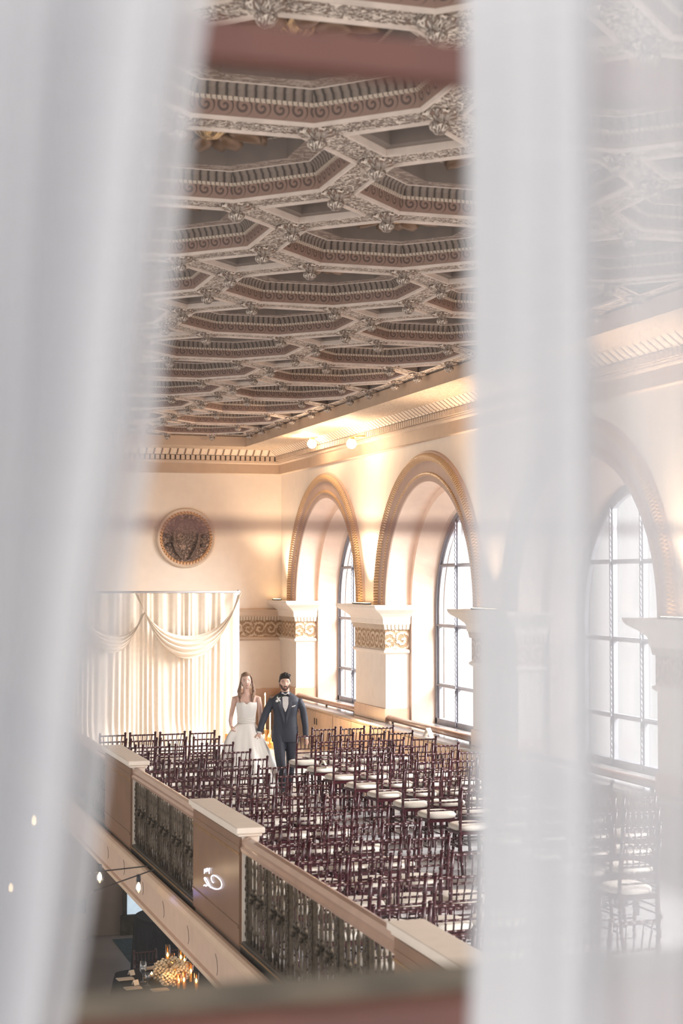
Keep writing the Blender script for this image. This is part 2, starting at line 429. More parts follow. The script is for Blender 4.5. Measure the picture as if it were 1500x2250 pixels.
# frieze band and marble dado on the end wall
b = MB()
b.sweep([lambda d: (5.0, YB-d), lambda d: (XW-.03, YB-d)], [(0, 1.86), (.05, 1.90), (.05, 1.93), (.02, 1.945), (.02, 2.28), (.045, 2.285), (.06, 2.36), (.075, 2.385), (.08, 2.46), (.10, 2.50), (.0, 2.53)], [3, 3, 3, 1, 2, 2, 3, 3, 3, 3])
st(b.build('trim_14', [M['cream'], M['friezeo'], M['rope'], M['tan']]))
b = MB(); b.box((7.3, YB-.03, 0), (XW-.01, YB, .86)); b.box((XW-.02, 31.9, 0), (XW, YB, .86))
for k in range(12): b.box((7.4+k*.125, YB-.03, .86), (7.4+k*.125+.1, YB, .868+.016*random.random()))
st(b.build('trim_15', M['mar']))
# ---------------- cornice ----------------
prof = [(0, 2.165), (.05, 2.17), (.06, 2.18), (.06, 2.37), (.09, 2.385), (.10, 2.40), (.10, 2.42), (.12, 2.434), (.12, 2.53), (.19, 2.54), (.20, 2.56), (.23, 2.575), (.30, 2.63), (.33, 2.65), (1.01, 2.66), (1.01, 2.70), (1.01, 2.85), (.985, 2.87), (.97, 2.88), (1.16, 2.885)]
prof = [(d, z+CZ) for d, z in prof]
mis = [1, 1, 1, 0, 0, 0, 1, 1, 4, 4, 2, 2, 3, 3, 1, 1, 1, 4, 0]
b = MB()
b.sweep([lambda d: (XW-d, 3.2), lambda d: (XW-d, YB-d), lambda d: (-9, YB-d)], prof, [0, 1, 1, 0, 0, 0, 1, 6, 5, 2, 2, 2, 2, 3, 1, 1, 5, 5, 0])  # strip behind the dentils coloured dark for the shade in their gaps
# dentils
for k in range(int((YB-.2-4)/.105)):
    y = YB-.24-k*.105; b.box((XW-.18, y-.036, 2.44+CZ), (XW-.10, y+.036, 2.53+CZ), 4)
for k in range(int(8/.105)):
    xx = XW-.24-k*.105; b.box((xx-.036, YB-.18, 2.44+CZ), (xx+.036, YB-.10, 2.53+CZ), 4)
st(b.build('trim_16', [M['tan'], M['taupe'], M['eggpale'], M['band'], M['tan'], M['bead'], M['deep']]))
# ---------------- coffered ceiling ----------------
ZC = 6.02; PX, PY, HA = 2.125, 2.185, .61
def inset(poly, d):
    n = len(poly); out = []
    for i in range(n):
        p0, p1, p2 = Vector(poly[i-1]), Vector(poly[i]), Vector(poly[(i+1) % n])
        e0 = (p1-p0).normalized(); e1 = (p2-p1).normalized(); n0 = Vector((-e0.y, e0.x)); n1 = Vector((-e1.y, e1.x))
        bs = (n0+n1).normalized(); k = d/max(.2, bs.dot(n0)); out.append(p1+bs*k)
    return out
def coffer_mb(poly, prof):
    """prof: (inset, z, material of the strip that starts here)"""
    mb = MB(); rings = [[mb.v((p.x, p.y, z)) for p in inset(poly, d)] for d, z, _ in prof]
    n = len(poly)
    for j in range(len(prof)-1):
        w = math.hypot(prof[j+1][0]-prof[j][0], prof[j+1][1]-prof[j][1])
        for k in range(n):
            k2 = (k+1) % n; a, c, d_, e = rings[j][k], rings[j][k2], rings[j+1][k2], rings[j+1][k]
            L = (c.co-a.co).length; L2 = (d_.co-e.co).length; o = (L-L2)/2
            mb.face([a, c, d_, e], prof[j][2], [(k*3.1, 0), (k*3.1+L, 0), (k*3.1+o+L2, w), (k*3.1+o, w)])
    mb.face(rings[-1], prof[-1][2], [(v.co.x, v.co.y) for v in rings[-1]])
    return mb
hx, hy = PX/2, PY/2
OCT = [(hx, -(hy-HA)), (hx, hy-HA), (hx-HA, hy), (-(hx-HA), hy), (-hx, hy-HA), (-hx, -(hy-HA)), (-(hx-HA), -hy), (hx-HA, -hy)]
DIA = [(HA, 0), (0, HA), (-HA, 0), (0, -HA)]
TRI = [(0.01, -HA+.02), (0.01, HA-.02), (-HA+.02, 0)]
BTR = [(HA-.02, 0.01), (-HA+.02, 0.01), (0, -HA+.02)]
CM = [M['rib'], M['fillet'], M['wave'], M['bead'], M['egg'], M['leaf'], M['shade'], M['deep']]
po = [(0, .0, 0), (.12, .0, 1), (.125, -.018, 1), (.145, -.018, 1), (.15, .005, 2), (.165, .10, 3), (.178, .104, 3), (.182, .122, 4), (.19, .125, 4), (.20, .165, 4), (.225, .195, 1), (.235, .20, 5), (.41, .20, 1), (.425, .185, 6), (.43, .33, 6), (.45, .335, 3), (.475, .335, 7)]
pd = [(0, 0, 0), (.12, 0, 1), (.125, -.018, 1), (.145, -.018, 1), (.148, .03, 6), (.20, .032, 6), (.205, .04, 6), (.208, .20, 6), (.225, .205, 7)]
ceil = st(empty('ceiling', (0, 0, ZC)))
m_oct = coffer_mb(OCT, po).build('coffer', CM, ceil, (6.73, 30.75, 0))
m_dia = coffer_mb(DIA, pd).build('square_coffer', CM, ceil, (5.67, 29.66, 0))
m_tri = coffer_mb(TRI, [(0, 0, 0), (.05, 0, 1), (.055, -.015, 1), (.075, -.015, 6), (.078, .06, 6), (.1, .062, 6), (.105, .15, 7)]).build('half_coffer', CM, ceil, (7.795, 29.66, 0))
m_btr = coffer_mb(BTR, [(0, 0, 0), (.05, 0, 1), (.055, -.015, 1), (.075, -.015, 6), (.078, .06, 6), (.1, .062, 6), (.105, .15, 7)]).build('half_coffer', CM, ceil, (5.67, 31.84, 0))
# gilded rosette
b = MB(); b.lathe([(.0, -.10), (.05, -.10), (.09, -.07), (.10, -.05), (.12, -.03)], n=12)
for q in range(2):
    for k in range(8):
        a = 2*PI*(k+.5*q)/8; r0, r1 = (.10, .30) if q == 0 else (.16, .40)
        c = Vector((math.cos(a)*(r0+r1)/2, math.sin(a)*(r0+r1)/2, -.06+.03*q)); d = Vector((math.cos(a), math.sin(a), 0)); s_ = Vector((-d.y, d.x, 0))
        b.blob(c, (1, 1, 1), 8, 5, 0, lambda v, c=c, d=d, s_=s_, r0=r0, r1=r1: c+d*v.x*(r1-r0)/2+s_*v.y*.065*(1+.3*v.x)+Vector((0, 0, v.z*.05-.04*max(0, v.x)**2)))
m_ros = b.build('rosette', M['gold'], ceil, (6.73, 30.75, .335)); m_ros.scale = (1.25, 1.25, 1.3)
# pendant boss
b = MB(); b.lathe([(.0, 0), (.115, 0), (.125, -.010), (.118, -.022), (.08, -.032), (.045, -.045), (.042, -.055), (.062, -.066), (.066, -.080), (.060, -.10), (.045, -.112), (.03, -.13), (.0, -.134)], n=14)
for k in range(8):
    a = 2*PI*k/8; b.blob((.098*math.cos(a), .098*math.sin(a), -.018), (.022, .022, .014), 6, 4)
m_boss = b.build('boss', M['bossm'] if 'bossm' in M else M['rib'], ceil, (7.795, 31.23, 0))
def inst(src, x, y, z=0.):
    c = src.copy(); COL.objects.link(c); c.parent = ceil; c.location = (x, y, z); return c
xs = [6.73-PX*k for k in range(6)]; ysr = [30.7475-PY*k for k in range(13)]
bosses = set()
for i, xc in enumerate(xs):
    for j, yc in enumerate(ysr):
        if (i, j) != (0, 0): inst(m_oct, xc, yc)
        rr = xc/yc
        if (i, j) != (0, 0) and .08 < rr < .62: q = inst(m_ros, xc, yc, .335); q.scale = (1.25, 1.25, 1.3)
        for dx, dy in ((hx, hy-HA), (hx, -(hy-HA)), (hx-HA, hy), (-(hx-HA), hy)): bosses.add((round(xc+dx, 3), round(yc+dy, 3)))
        if j == 12: pass
for i in range(6):
    for j in range(13):
        xd, yd = 7.795-PX*(i+1), 31.84-PY*(j+1)
        if (i, j) != (0, 0): inst(m_dia, xd, yd)
for j in range(13):
    yd = 31.84-PY*(j+1)
    if j: inst(m_tri, 7.795, yd)
for i in range(1, 6): inst(m_btr, 7.795-PX*(i+1), 31.84)
near = []; far = []
for p in sorted(bosses, key=lambda p: p[1]):
    (near if .12 < p[0]/p[1] < .50 and p[1] > 8 else far).append(p)
near = near[:100]; 
for p in near: inst(m_boss, p[0], p[1])
m_boss.hide_render = False
b = MB()
rest = [p for p in sorted(bosses) if p not in set(near)]
for p in rest: b.lathe([(.0, 0), (.105, 0), (.115, -.012), (.105, -.03), (.05, -.055), (.062, -.065), (.062, -.08), (.045, -.115), (.0, -.135)], (p[0], p[1], 0), 8)
o = b.build('boss_field', M['rib'], ceil); o['kind'] = 'stuff'
# edge strips between the last bosses and the beam, and the roof above
b = MB()
b.box((7.805, 3.2, 0), (7.95, 32.0, .02), 0); b.box((-9, 31.85, 0), (7.8, 32.0, .02), 0)
for j in range(14):
    y0 = 31.84-PY*j
    # small flat triangles closing the field between half coffers
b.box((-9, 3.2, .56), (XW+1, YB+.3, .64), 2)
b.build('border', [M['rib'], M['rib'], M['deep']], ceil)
# ---------------- window ledge, cabinets and rail ----------------
led = empty('window_ledge', (8.72, 18, 0), label='long polished grey stone ledge running under the arched windows', cat='ledge')
b = MB(); b.box((-.04, -15, .69), (.235, YB-18-.03, .725)); b.build('ledge_top', M['ledge'], led)
b = MB()
for yc in ARCHES: b.box((.20, yc-RO+.01-18, .70), (.90, yc+RO-.01-18, .728))
b.build('sill', M['ledge'], led)
yk = [YB-.06]
while yk[-1] > 5: yk.append(yk[-1]-2.2)
for i in range(len(yk)-1):
    y1, y0 = yk[i], yk[i+1]
    c = empty('ledge_cabinet', (8.72, (y0+y1)/2, 0), label='bronze coloured cabinet under the window ledge, %s one from the end wall' % ORD[i], cat='cabinet', group='cabinets under the window ledge')
    h = (y1-y0)/2-.006
    b = MB(); b.box((.02, -h, .0), (.215, h, .66)); b.box((.03, -h, .66), (.2, h, .688)); b.build('cabinet_body', M['cab'], c)
    for s in (-1, 1):
        b = MB(); y0_, y1_ = (0.006, h-.01) if s > 0 else (-h+.01, -.006)
        b.box((0, y0_, .09), (.022, y1_, .64)); d = b.build('door', M['cab'], c)
        b = MB(); yy = s*.07 if s > 0 else s*.07; b.box((-.012, yy-.012, .40), (.002, yy+.012, .52)); b.build('door_handle', M['dark'], d)
for i, yc in enumerate(ARCHES[:4]):
    r_ = empty('wood_rail', (XW+.03, yc, 0), label='rounded brown wood rail across the foot of the %s arched window' % ['far left', 'second', 'third', 'nearest'][i], cat='rail', group='rails across the arched windows')
    b = MB(); h = RO-.03; b.tube([(0, -h, .80), (0, -h+.03, .80), (0, h-.03, .80), (0, h, .80)], [.035, .052, .052, .035], 12); b.build('rail', M['railwood'], r_)
    for y in (-h+.2, 0, h-.2):
        b = MB(); b.box((-.015, y-.02, .729), (.015, y+.02, .77)); b.build('bracket', M['bronze2'], r_)
# dark wooden sideboard beside the end wall
c = empty('wooden_sideboard', (7.78, 32.55, 0), label='dark wooden sideboard against the brown dado behind the groom', cat='sideboard')
M['darkwood'] = simple('dark wood', (.085, .045, .035), .35, var=.2, coat=.3)
b = MB(); b.box((-.42, -.2, .72), (.42, .42, .80)); b.build('top', M['darkwood'], c)
b = MB(); b.box((-.37, -.16, .12), (.37, .40, .718)); b.build('body', M['darkwood'], c)
for x in (-.33, .33):
    for y in (-.12, .34):
        b = MB(); b.lathe([(.02, 0), (.035, .06), (.03, .125)], (x, y, 0), 8); b.build('leg', M['darkwood'], c)
for s in (-1, 1):
    b = MB(); b.box((s*.185-.16, -.18, .18), (s*.185+.16, -.161, .66)); d = b.build('door', M['darkwood'], c)
    b = MB(); b.blob((s*.05, -.19, .45), (.013, .013, .013), 6, 4); b.build('knob', M['brass'], d)
# ---------------- medallion ----------------
md = empty('wall_medallion', (6.92, YB, 3.98), label='round bronze relief medallion high on the cream end wall', cat='medallion')
M['medal'] = carved('bronze relief', (.40, .27, .20), (.11, .075, .06), 11, .02, .45, .4)
M['medgold'] = fluted('gilded medallion beading', (.62, .33, .15), (.12, .06, .03), .07, .012, .35)
R = Matrix.Rotation(PI/2, 4, 'X')
def lathey(prof, n, mats, mis=None, name='rim', parent=None):
    mb = MB(); rows = []
    for r, d in prof: rows.append([mb.v((r*math.cos(2*PI*k/n), -d, r*math.sin(2*PI*k/n))) for k in range(n)])
    for i in range(len(rows)-1):
        for k in range(n):
            k2 = (k+1) % n; rr = max(prof[i][0], .05)
            mb.face([rows[i][k], rows[i][k2], rows[i+1][k2], rows[i+1][k]], mis[i] if mis else 0, [(rr*2*PI*k/n, prof[i][0]), (rr*2*PI*(k+1)/n, prof[i][0]), (rr*2*PI*(k+1)/n, prof[i+1][0]), (rr*2*PI*k/n, prof[i+1][0])], True)
    mb.face(rows[-1], 0, [(v.co.x, v.co.z) for v in rows[-1]])
    return mb.build(name, mats, parent)
lathey([(.62, .0), (.615, .05), (.60, .075), (.575, .075), (.56, .05), (.55, .05), (.52, .06), (.50, .045), (.49, .03), (.485, .005)], 64, [M['tan'], M['medgold']], [0, 0, 0, 0, 0, 1, 1, 1, 0], 'rim', md)
lathey([(.49, .025), (.40, .035), (.30, .03), (.1, .03)], 64, [M['medal']], None, 'relief_disc', md)
b = MB()
for s in (-1, 1):   # horn shaped relief curling out of the foot of the disc
    P = []
    for k in range(15):
        t = k/14.; P.append((s*(.06+.20*math.sin(t*PI*.62)), -.05-.02*math.sin(t*PI), -.43+.62*t-.06*math.sin(t*PI)))
    b.tube(P, [.018+.03*math.sin(min(1, k/14.+.1)*PI) for k in range(15)], 7)
b.tube([(.24*math.cos(PI*k/14.), -.045, .17+.17*math.sin(PI*k/14.)) for k in range(15)], .024, 7)
for k in range(9):
    a = -.4+PI*1.25*k/8.; b.blob((.38*math.cos(a), -.04, .38*math.sin(a)), (.06, .03, .045), 8, 5)
b.build('relief_figure', M['medal'], md)
# ---------------- draped backdrop ----------------
M['drape'] = simple('ivory drape', (.84, .74, .62), .75, var=.03, scale=12)
bk = empty('fabric_backdrop', (6.2, 30.9, 0), label='ivory draped fabric backdrop with swags at the end of the aisle', cat='backdrop')
XL, XR, HT = 4.35-6.2, 7.52-6.2, 2.87
b = MB(); nu, nv = 260, 22; rows = []
for j in range(nv+1):
    t = j/nv; row = []
    for i in range(nu+1):
        u = i/nu; x = XL+(XR-XL)*u; z = HT*(1-t)
        fr = 62*u; a = .006+.017*t
        y = (a*(.7+.5*math.sin(u*31)))*math.sin(2*PI*fr*.5+3.0*math.sin(u*17)+t*1.2*math.sin(u*9))+.02*math.sin(u*70)*(1-t)
        if u > .84: x -= (u-.84)*.0*t
        flare = max(0, t-.82)/.18
        x2 = x+flare*flare*(-.30 if u > .9 else 0)*(u-.6)*0
        y -= flare*flare*.32*(.5+.5*math.sin(u*13))
        row.append(b.v((x2, y, max(.004, z+.0))))
    rows.append(row)
for j in range(nv):
    for i in range(nu): b.face([rows[j][i], rows[j][i+1], rows[j+1][i+1], rows[j+1][i]], 0, None, True)
b.build('drape', M['drape'], bk)
def swag(xa, za, xb, zb, sag, wid, y0):
    b = MB(); n, m = 48, 36; rows = []
    for i in range(n+1):
        t = i/n; row = []
        for j in range(m+1):
            s = j/m
            # upper edge sags little, lower edge sags a lot
            sg = sag*(1-wid*(1-s)); c = (math.cosh(2.4*(2*t-1))-math.cosh(2.4))/(1-math.cosh(2.4))
            x = xa+(xb-xa)*t+(s-.5)*.10*(1-2*t); z = za+(zb-za)*t-sg*c-(s-.5)*.07
            fold = math.sin(s*PI*9+.8*math.sin(t*PI))*.028
            y = y0-.05-.10*math.sin(PI*s)*(.35+.65*c)+fold*(.5+.5*c)
            row.append(b.v((x, y, z)))
        rows.append(row)
    for i in range(n):
        for j in range(m): b.face([rows[i][j], rows[i+1][j], rows[i+1][j+1], rows[i][j+1]], 0, None, True)
    b.build('swag', M['drape'], bk)
swag(5.50-6.2, 2.86, 7.50-6.2, 2.86, 1.20, .30, -.07)
swag(4.30-6.2, 2.80, 5.62-6.2, 2.50, .85, .30, -.09)
b = MB(); b.tube([(XL-.1, 0, HT+.02), (XR+.02, 0, HT+.02)], .02, 8); b.build('rod', M['metall'], bk)
for x in (XL-.05, XR):
    b = MB(); b.tube([(x, .08, 0.01), (x, .08, HT+.06)], .022, 8); b.box((x-.2, -.02+.06, 0), (x+.2, .3, .012)); b.build('upright', M['metall'], bk)
# ---------------- balustrade along the mezzanine edge ----------------
PED = [(7.3, 9.25), (13.1, 14.9), (18.2, 20.0), (23.35, 25.1), (28.4, 30.2)]
WH = ['nearest', 'second nearest', 'middle', 'second farthest', 'farthest']
for i, (a, c) in enumerate(PED):
    p = empty('balustrade_pedestal', (3.28, (a+c)/2, 0), label=WH[i]+' long stone pedestal of the balcony balustrade with flat cream cap', cat='pedestal', group='pedestals of the balustrade')
    h = (c-a)/2
    b = MB(); b.box((-.062, -h, .0), (.075, h, 1.045)); b.build('shaft', M['postc'], p)
    b = MB(); b.box((-.085, -h+.012, .147), (-.062, h-.004, 1.03)); b.box((-.095, -h+.012, .30), (-.085, h-.004, .325)); b.box((-.09, -h+.012, .945), (-.085, h-.004, .965)); q = b.build('side_panel', M['post'], p)
    b = MB(); b.box((-.092, -h+.01, .895), (-.085, h-.004, .91)); b.build('brass_strip', M['brass'], q)
    b = MB(); b.box((-.10, -h-.02, 1.045), (.10, h+.02, 1.07)); b.box((-.12, -h-.04, 1.07), (.12, h+.04, 1.12)); o = b.build('cap', M['postc'], p)
    modify(o, ('BEVEL', dict(width=.008, segments=2)))
gaps = [(3.4, 7.3), (9.25, 13.1), (14.9, 18.2), (20.0, 23.35), (25.1, 28.4), (30.2, YB-.1)]
def bal_mesh(kind):
    b = MB()
    if kind == 0:
        b.lathe([(.007, 0), (.007, .1), (.016, .115), (.016, .13), (.008, .15), (.008, .30), (.018, .33), (.008, .36), (.008, .52), (.014, .55), (.008, .58), (.008, .62), (.013, .64), (.007, .66), (.007, .70)], n=7)
    else:
        b.lathe([(.010, 0), (.010, .08), (.020, .10), (.010, .13), (.013, .40), (.022, .43), (.012, .46), (.014, .60), (.02, .63), (.01, .66), (.01, .70)], n=7)
        for k in range(7):     # leafy bracket round the waist
            a = 2*PI*k/7; b.blob((.03*math.cos(a), .03*math.sin(a), .36+.03*(k % 3)), (.022, .022, .03), 6, 4)
        for s in (-1, 1):
            P = [(0, s*.012, .24), (0, s*.045, .27), (0, s*.05, .33), (0, s*.02, .36), (0, s*.012, .32)]; b.tube(P, .006, 5)
    me = b.build('baluster', M['bronze']); return me
b0, b1 = bal_mesh(0), bal_mesh(1)
b = MB(); b.box((-.012, -.035, 0), (.012, .035, .70)); b.box((-.02, -.028, .03), (-.012, .028, .67))
for k in range(14):
    z = .06+k*.045; b.blob((-.022, .014*(-1)**k, z), (.008, .018, .018), 6, 4)
bp = b.build('flat_post', M['bronze'])
used = False
for i, (a, c) in enumerate(gaps):
    g = empty('balustrade', (3.26, (a+c)/2, 0), label='bronze balustrade with copper brown handrail, %s run from the camera' % ORD[i], cat='balustrade', group='balustrade runs between the pedestals')
    h = (c-a)/2-.006
    b = MB()
    P = [(-.055, .925), (-.06, .955), (-.045, .975), (-.05, 1.0), (-.03, 1.035), (.0, 1.045), (.03, 1.035), (.05, 1.0), (.045, .975), (.06, .955), (.055, .925), (.03, .91), (-.03, .91)]
    A = [[b.v((x, s*h, z)) for x, z in P] for s in (-1, 1)]
    for k in range(13): b.face([A[0][k], A[0][(k+1) % 13], A[1][(k+1) % 13], A[1][k]], 0, None, False)
    b.face(A[0]); b.face(A[1][::-1]); b.build('handrail', M['hand'], g)
    b = MB(); b.box((-.06, -h, .0), (.06, h, .185)); b.box((-.045, -h, .185), (.045, h, .20)); q = b.build('base_rail', M['bronze2'], g)
    b = MB(); b.box((-.066, -h, .172), (-.058, h, .184)); b.build('brass_strip', M['brass'], q)
    ny = max(3, int(round((c-a)/.66))); w = (c-a)/ny
    for k in range(ny+1):
        y = -h+.04+(2*h-.08)*k/ny
        o = bp.copy(); COL.objects.link(o); o.parent = g; o.location = (0, y, .20); o.scale = (1, 1, 1.015)
        if k < ny:
            for q_ in range(5):
                src = b1 if q_ in (1, 3) else b0
                o = src.copy(); COL.objects.link(o); o.parent = g; o.location = (0, y+w*(q_+1)/6., .20); o.name = 'baluster'; o.scale = (1, 1, 1.015)
for o in (b0, b1, bp): bpy.data.objects.remove(o)
# reflection of a neon script in the polished side, built as glowing reversed tubes
M['neon'] = simple('reflected neon tube', (.9, .9, 1), .3, emis=(.80, .84, 1.0), es=1.15)
ng = empty('neon_reflection', (3.17, 14.0, .5), label='mirrored reflection of white neon script, built as glowing tubes on the pedestal panel', cat='neon reflection')
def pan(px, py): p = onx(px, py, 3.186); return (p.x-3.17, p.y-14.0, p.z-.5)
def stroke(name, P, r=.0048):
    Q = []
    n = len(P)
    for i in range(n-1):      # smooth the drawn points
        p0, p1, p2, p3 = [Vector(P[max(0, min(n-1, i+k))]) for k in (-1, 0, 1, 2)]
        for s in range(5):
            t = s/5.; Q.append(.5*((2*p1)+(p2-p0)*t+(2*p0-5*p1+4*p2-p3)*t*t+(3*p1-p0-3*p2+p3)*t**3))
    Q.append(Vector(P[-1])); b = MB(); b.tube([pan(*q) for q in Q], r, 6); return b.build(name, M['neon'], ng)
stroke('letter_reflection', [(468.5, 1939.5), (465.5, 1936), (464, 1929), (465.5, 1924.5), (470, 1923.5), (477, 1927), (484.5, 1935), (487, 1943), (485, 1950), (479, 1953.5), (471, 1953), (463, 1949), (459, 1944)])
stroke('letter_reflection', [(462, 1950), (456.5, 1937), (450.5, 1928.5), (449, 1931), (453, 1939), (458.5, 1946.5), (455, 1943.5), (452.5, 1947), (450, 1944.5), (447.5, 1946)])
stroke('letter_reflection', [(459.5, 1920), (459, 1910), (460.5, 1907.5), (459.5, 1911), (457, 1914), (456, 1911.5)], .0035)
stroke('letter_reflection', [(457, 1914.5), (456, 1907.5), (454, 1915), (453, 1908), (450.8, 1916), (449, 1909.5), (448.8, 1920)], .0035)
# ---------------- accent lamps under the cornice ----------------
M['bulb'] = simple('lamp glass', (1, .9, .75), .3, emis=(1, .80, .55), es=26)
M['flame'] = simple('flame', (1, .7, .3), .3, emis=(1, .62, .28), es=14)
M['filament'] = simple('warm bulb', (1, .8, .5), .3, emis=(1, .70, .36), es=10)
for k, (px, py) in enumerate(((685, 975), (772, 975))):
    p = onx(px, py, 8.52)
    g = empty('accent_lamp', p, label=('round lit accent lamp on the cornice, left of the pair' if k == 0 else 'round lit accent lamp on the cornice, right of the pair'), cat='lamp', group='accent lamps under the cornice')
    b = MB(); b.blob((0, 0, 0), (.085, .085, .085), 16, 10); b.build('globe', M['bulb'], g)
    b = MB(); b.lathe([(.05, .07), (.05, .10), (.02, .12)], n=10); b.tube([(0, 0, .1), (.15, 0, .14), (.36, 0, .14)], .012, 6); b.build('arm', M['brass'], g)
    light('lamp light', 'POINT', (p.x-.12, p.y, p.z+.02), 20, WARM, size=.1)
for i, yc in enumerate(PIERS[:4]):
    g = empty('capital_uplight', (8.78, yc, 2.702), label='slim dark uplight bar lying on the %s pilaster capital from the end wall' % ORD[i], cat='light', group='uplights on the capitals')
    b = MB(); hh = .24 if i == 0 else .42; yo = .3 if i == 0 else 0
    b.box((-.04, -hh+yo, 0), (.03, hh+yo, .025)); b.build('housing', M['dark'], g)
    b = MB(); b.box((-.03, -hh+.02+yo, .0255), (.02, hh-.02+yo, .029)); b.build('lens', M['filament'], g)
# ---------------- the window the room is seen through ----------------
M['sash'] = simple('red brown sash wood', (.13, .048, .036), .5, var=.12)
M['sill'] = simple('weathered olive sill', (.17, .14, .10), .7, var=.25, scale=14)
YW = 1.35
def zat(px, py, Y): return ony(px, py, Y).z
wf = st(empty('window_5', (0, YW, CZ)))
def rel(z): return z-CZ
def hbar(name, pyc, th, depth, mat, y=0.):
    z = rel(zat(750, pyc, YW)); b = MB(); b.box((-.5, -depth/2+y, z-th/2), (1.4, depth/2+y, z+th/2)); return b.build(name, mat, wf)
hbar('meeting_rail', 122, .031, .03, M['sash'])
hbar('glazing_bar', 1156, .0085, .012, M['sash'])
zr = rel(zat(750, 2212, YW)); b = MB(); b.box((-.5, -.02, zr-.12), (1.4, .02, zr)); b.build('bottom_rail', M['sash'], wf)
for x in (-.5, 1.4):
    b = MB(); b.box((x-.03, -.02, zr-.1), (x+.03, .02, 1.2)); b.build('jamb', M['sash'], wf)
b = MB(); b.box((-.9, .03, zr-.08), (1.8, .165, zr-.012)); st(b.build('trim_17', M['sill'])).location = (0, YW, CZ)
M['pane5'] = glassm('near window glass', (.99, .99, .99), .02, .03)
b = MB(); b.box((-.48, .0055, zr), (1.38, .0095, 1.1)); b.build('pane', M['pane5'], wf)
# ---------------- sheer curtains ----------------
def sheermat(name, fac, col):
    m, t, b = newmat(name)
    x, y, z, vec = objc(t)
    d = t.nodes.new('ShaderNodeBsdfDiffuse'); d.inputs[0].default_value = (*col, 1)
    tl = t.nodes.new('ShaderNodeBsdfTranslucent'); tl.inputs[0].default_value = (*col, 1)
    tr = t.nodes.new('ShaderNodeBsdfTransparent')
    m1 = t.nodes.new('ShaderNodeMixShader'); m1.inputs[0].default_value = .4; t.links.new(d.outputs[0], m1.inputs[1]); t.links.new(tl.outputs[0], m1.inputs[2])
    m2 = t.nodes.new('ShaderNodeMixShader'); m2.inputs[0].default_value = fac; t.links.new(tr.outputs[0], m2.inputs[1]); t.links.new(m1.outputs[0], m2.inputs[2])
    t.links.new(m2.outputs[0], t.nodes['Material Output'].inputs[0]); return m
M['sheer'] = sheermat('sheer voile', .72, (.665, .67, .695))
M['sheer2'] = sheermat('dense voile', .86, (.665, .67, .695))
def lerp(P, y):
    for (y0, x0), (y1, x1) in zip(P, P[1:]):
        if y0 <= y <= y1: return x0+(x1-x0)*(y-y0)/(y1-y0)
    return P[0][1] if y < P[0][0] else P[-1][1]
def curtain(name, L, R_, Y, mat, par, folds, amp, seed, hemz=None):
    """edges given where they cross the view; hangs from above the frame to below it"""
    b = MB(); nu, nv = 150, 24; rows = []; rnd = random.Random(seed); ph = [rnd.uniform(0, 6) for _ in range(6)]
    for j in range(nv+1):
        py = -160+(2250+320)*j/nv; row = []
        xa, xb = ony(lerp(L, py), py, Y), ony(lerp(R_, py), py, Y); z = ony(750, py, Y).z
        for i in range(nu+1):
            u = i/nu; x = xa.x+(xb.x-xa.x)*u
            y = Y+amp*math.sin(2*PI*folds*u+ph[0]+.4*math.sin(j*.12+ph[1]))+amp*.55*math.sin(2*PI*folds*1.83*u+ph[2]+.02*j)+amp*.3*math.sin(2*PI*folds*.41*u+ph[3])
            row.append(b.v((x, y, z)))
        rows.append(row)
    for j in range(nv):
        for i in range(nu): b.face([rows[j][i], rows[j][i+1], rows[j+1][i+1], rows[j+1][i]], 0, None, True)
    return b.build(name, mat, par)
cl = empty('sheer_curtain', (0, 0, 0), label='white sheer curtain hanging in folds at the left edge of the window', cat='curtain')
cr = empty('sheer_curtain', (0, 0, 0), label='white sheer curtain hanging in folds at the right edge of the window', cat='curtain')
EL = [(-160, 500), (0, 480), (250, 445), (500, 412), (750, 378), (1000, 350), (1250, 300), (1500, 262), (1750, 232), (2000, 200), (2250, 155), (2410, 130)]
EL2 = [(y, x-75) for y, x in EL]
FL = [(-160, -260), (2410, -260)]
curtain('panel', FL, EL, 1.02, M['sheer'], cl, 2.3, .034, 1)
curtain('lining', FL, EL2, 1.09, M['sheer2'], cl, 2.9, .028, 2)
FR = [(-160, 1760), (2410, 1760)]
ER = [(-160, 1045), (0, 1048), (1000, 1052), (1500, 1062), (2000, 1065), (2410, 1050)]
EM = [(-160, 1322), (1000, 1330), (2410, 1345)]
curtain('panel', ER, FR, 1.02, M['sheer'], cr, 3, .018, 3)
curtain('lining', [(y, x+10) for y, x in ER], EM, 1.07, M['sheer2'], cr, 2, .014, 4)
# ---------------- chiavari chairs ----------------
M['mahog'] = simple('mahogany lacquer', (.07, .013, .020), .26, var=.15, scale=9, coat=.2)
M['cush'] = simple('ivory cushion', (.84, .78, .69), .6, var=.03)
M['blackwood'] = simple('dark mahogany', (.05, .016, .016), .3, coat=.3)
def bamboo(b, P, r, knots, n=7):
    """turned rod with bamboo knuckles at the given fractions"""
    P = [Vector(p) for p in P]; L = [0.]
    for i in range(1, len(P)): L.append(L[-1]+(P[i]-P[i-1]).length)
    T = L[-1]; ts = sorted(set([l/T for l in L]+[k+d for k in knots for d in (-.012, 0, .012) if 0 < k+d < 1]))
    pts = []; rad = []
    for t in ts:
        s = t*T
        for i in range(1, len(P)):
            if s <= L[i]+1e-9: pts.append(P[i-1].lerp(P[i], (s-L[i-1])/(L[i]-L[i-1]))); break
        rad.append(r*(1.38 if any(abs(t-k) < 1e-6 for k in knots) else 1.))
    b.tube(pts, rad, n)
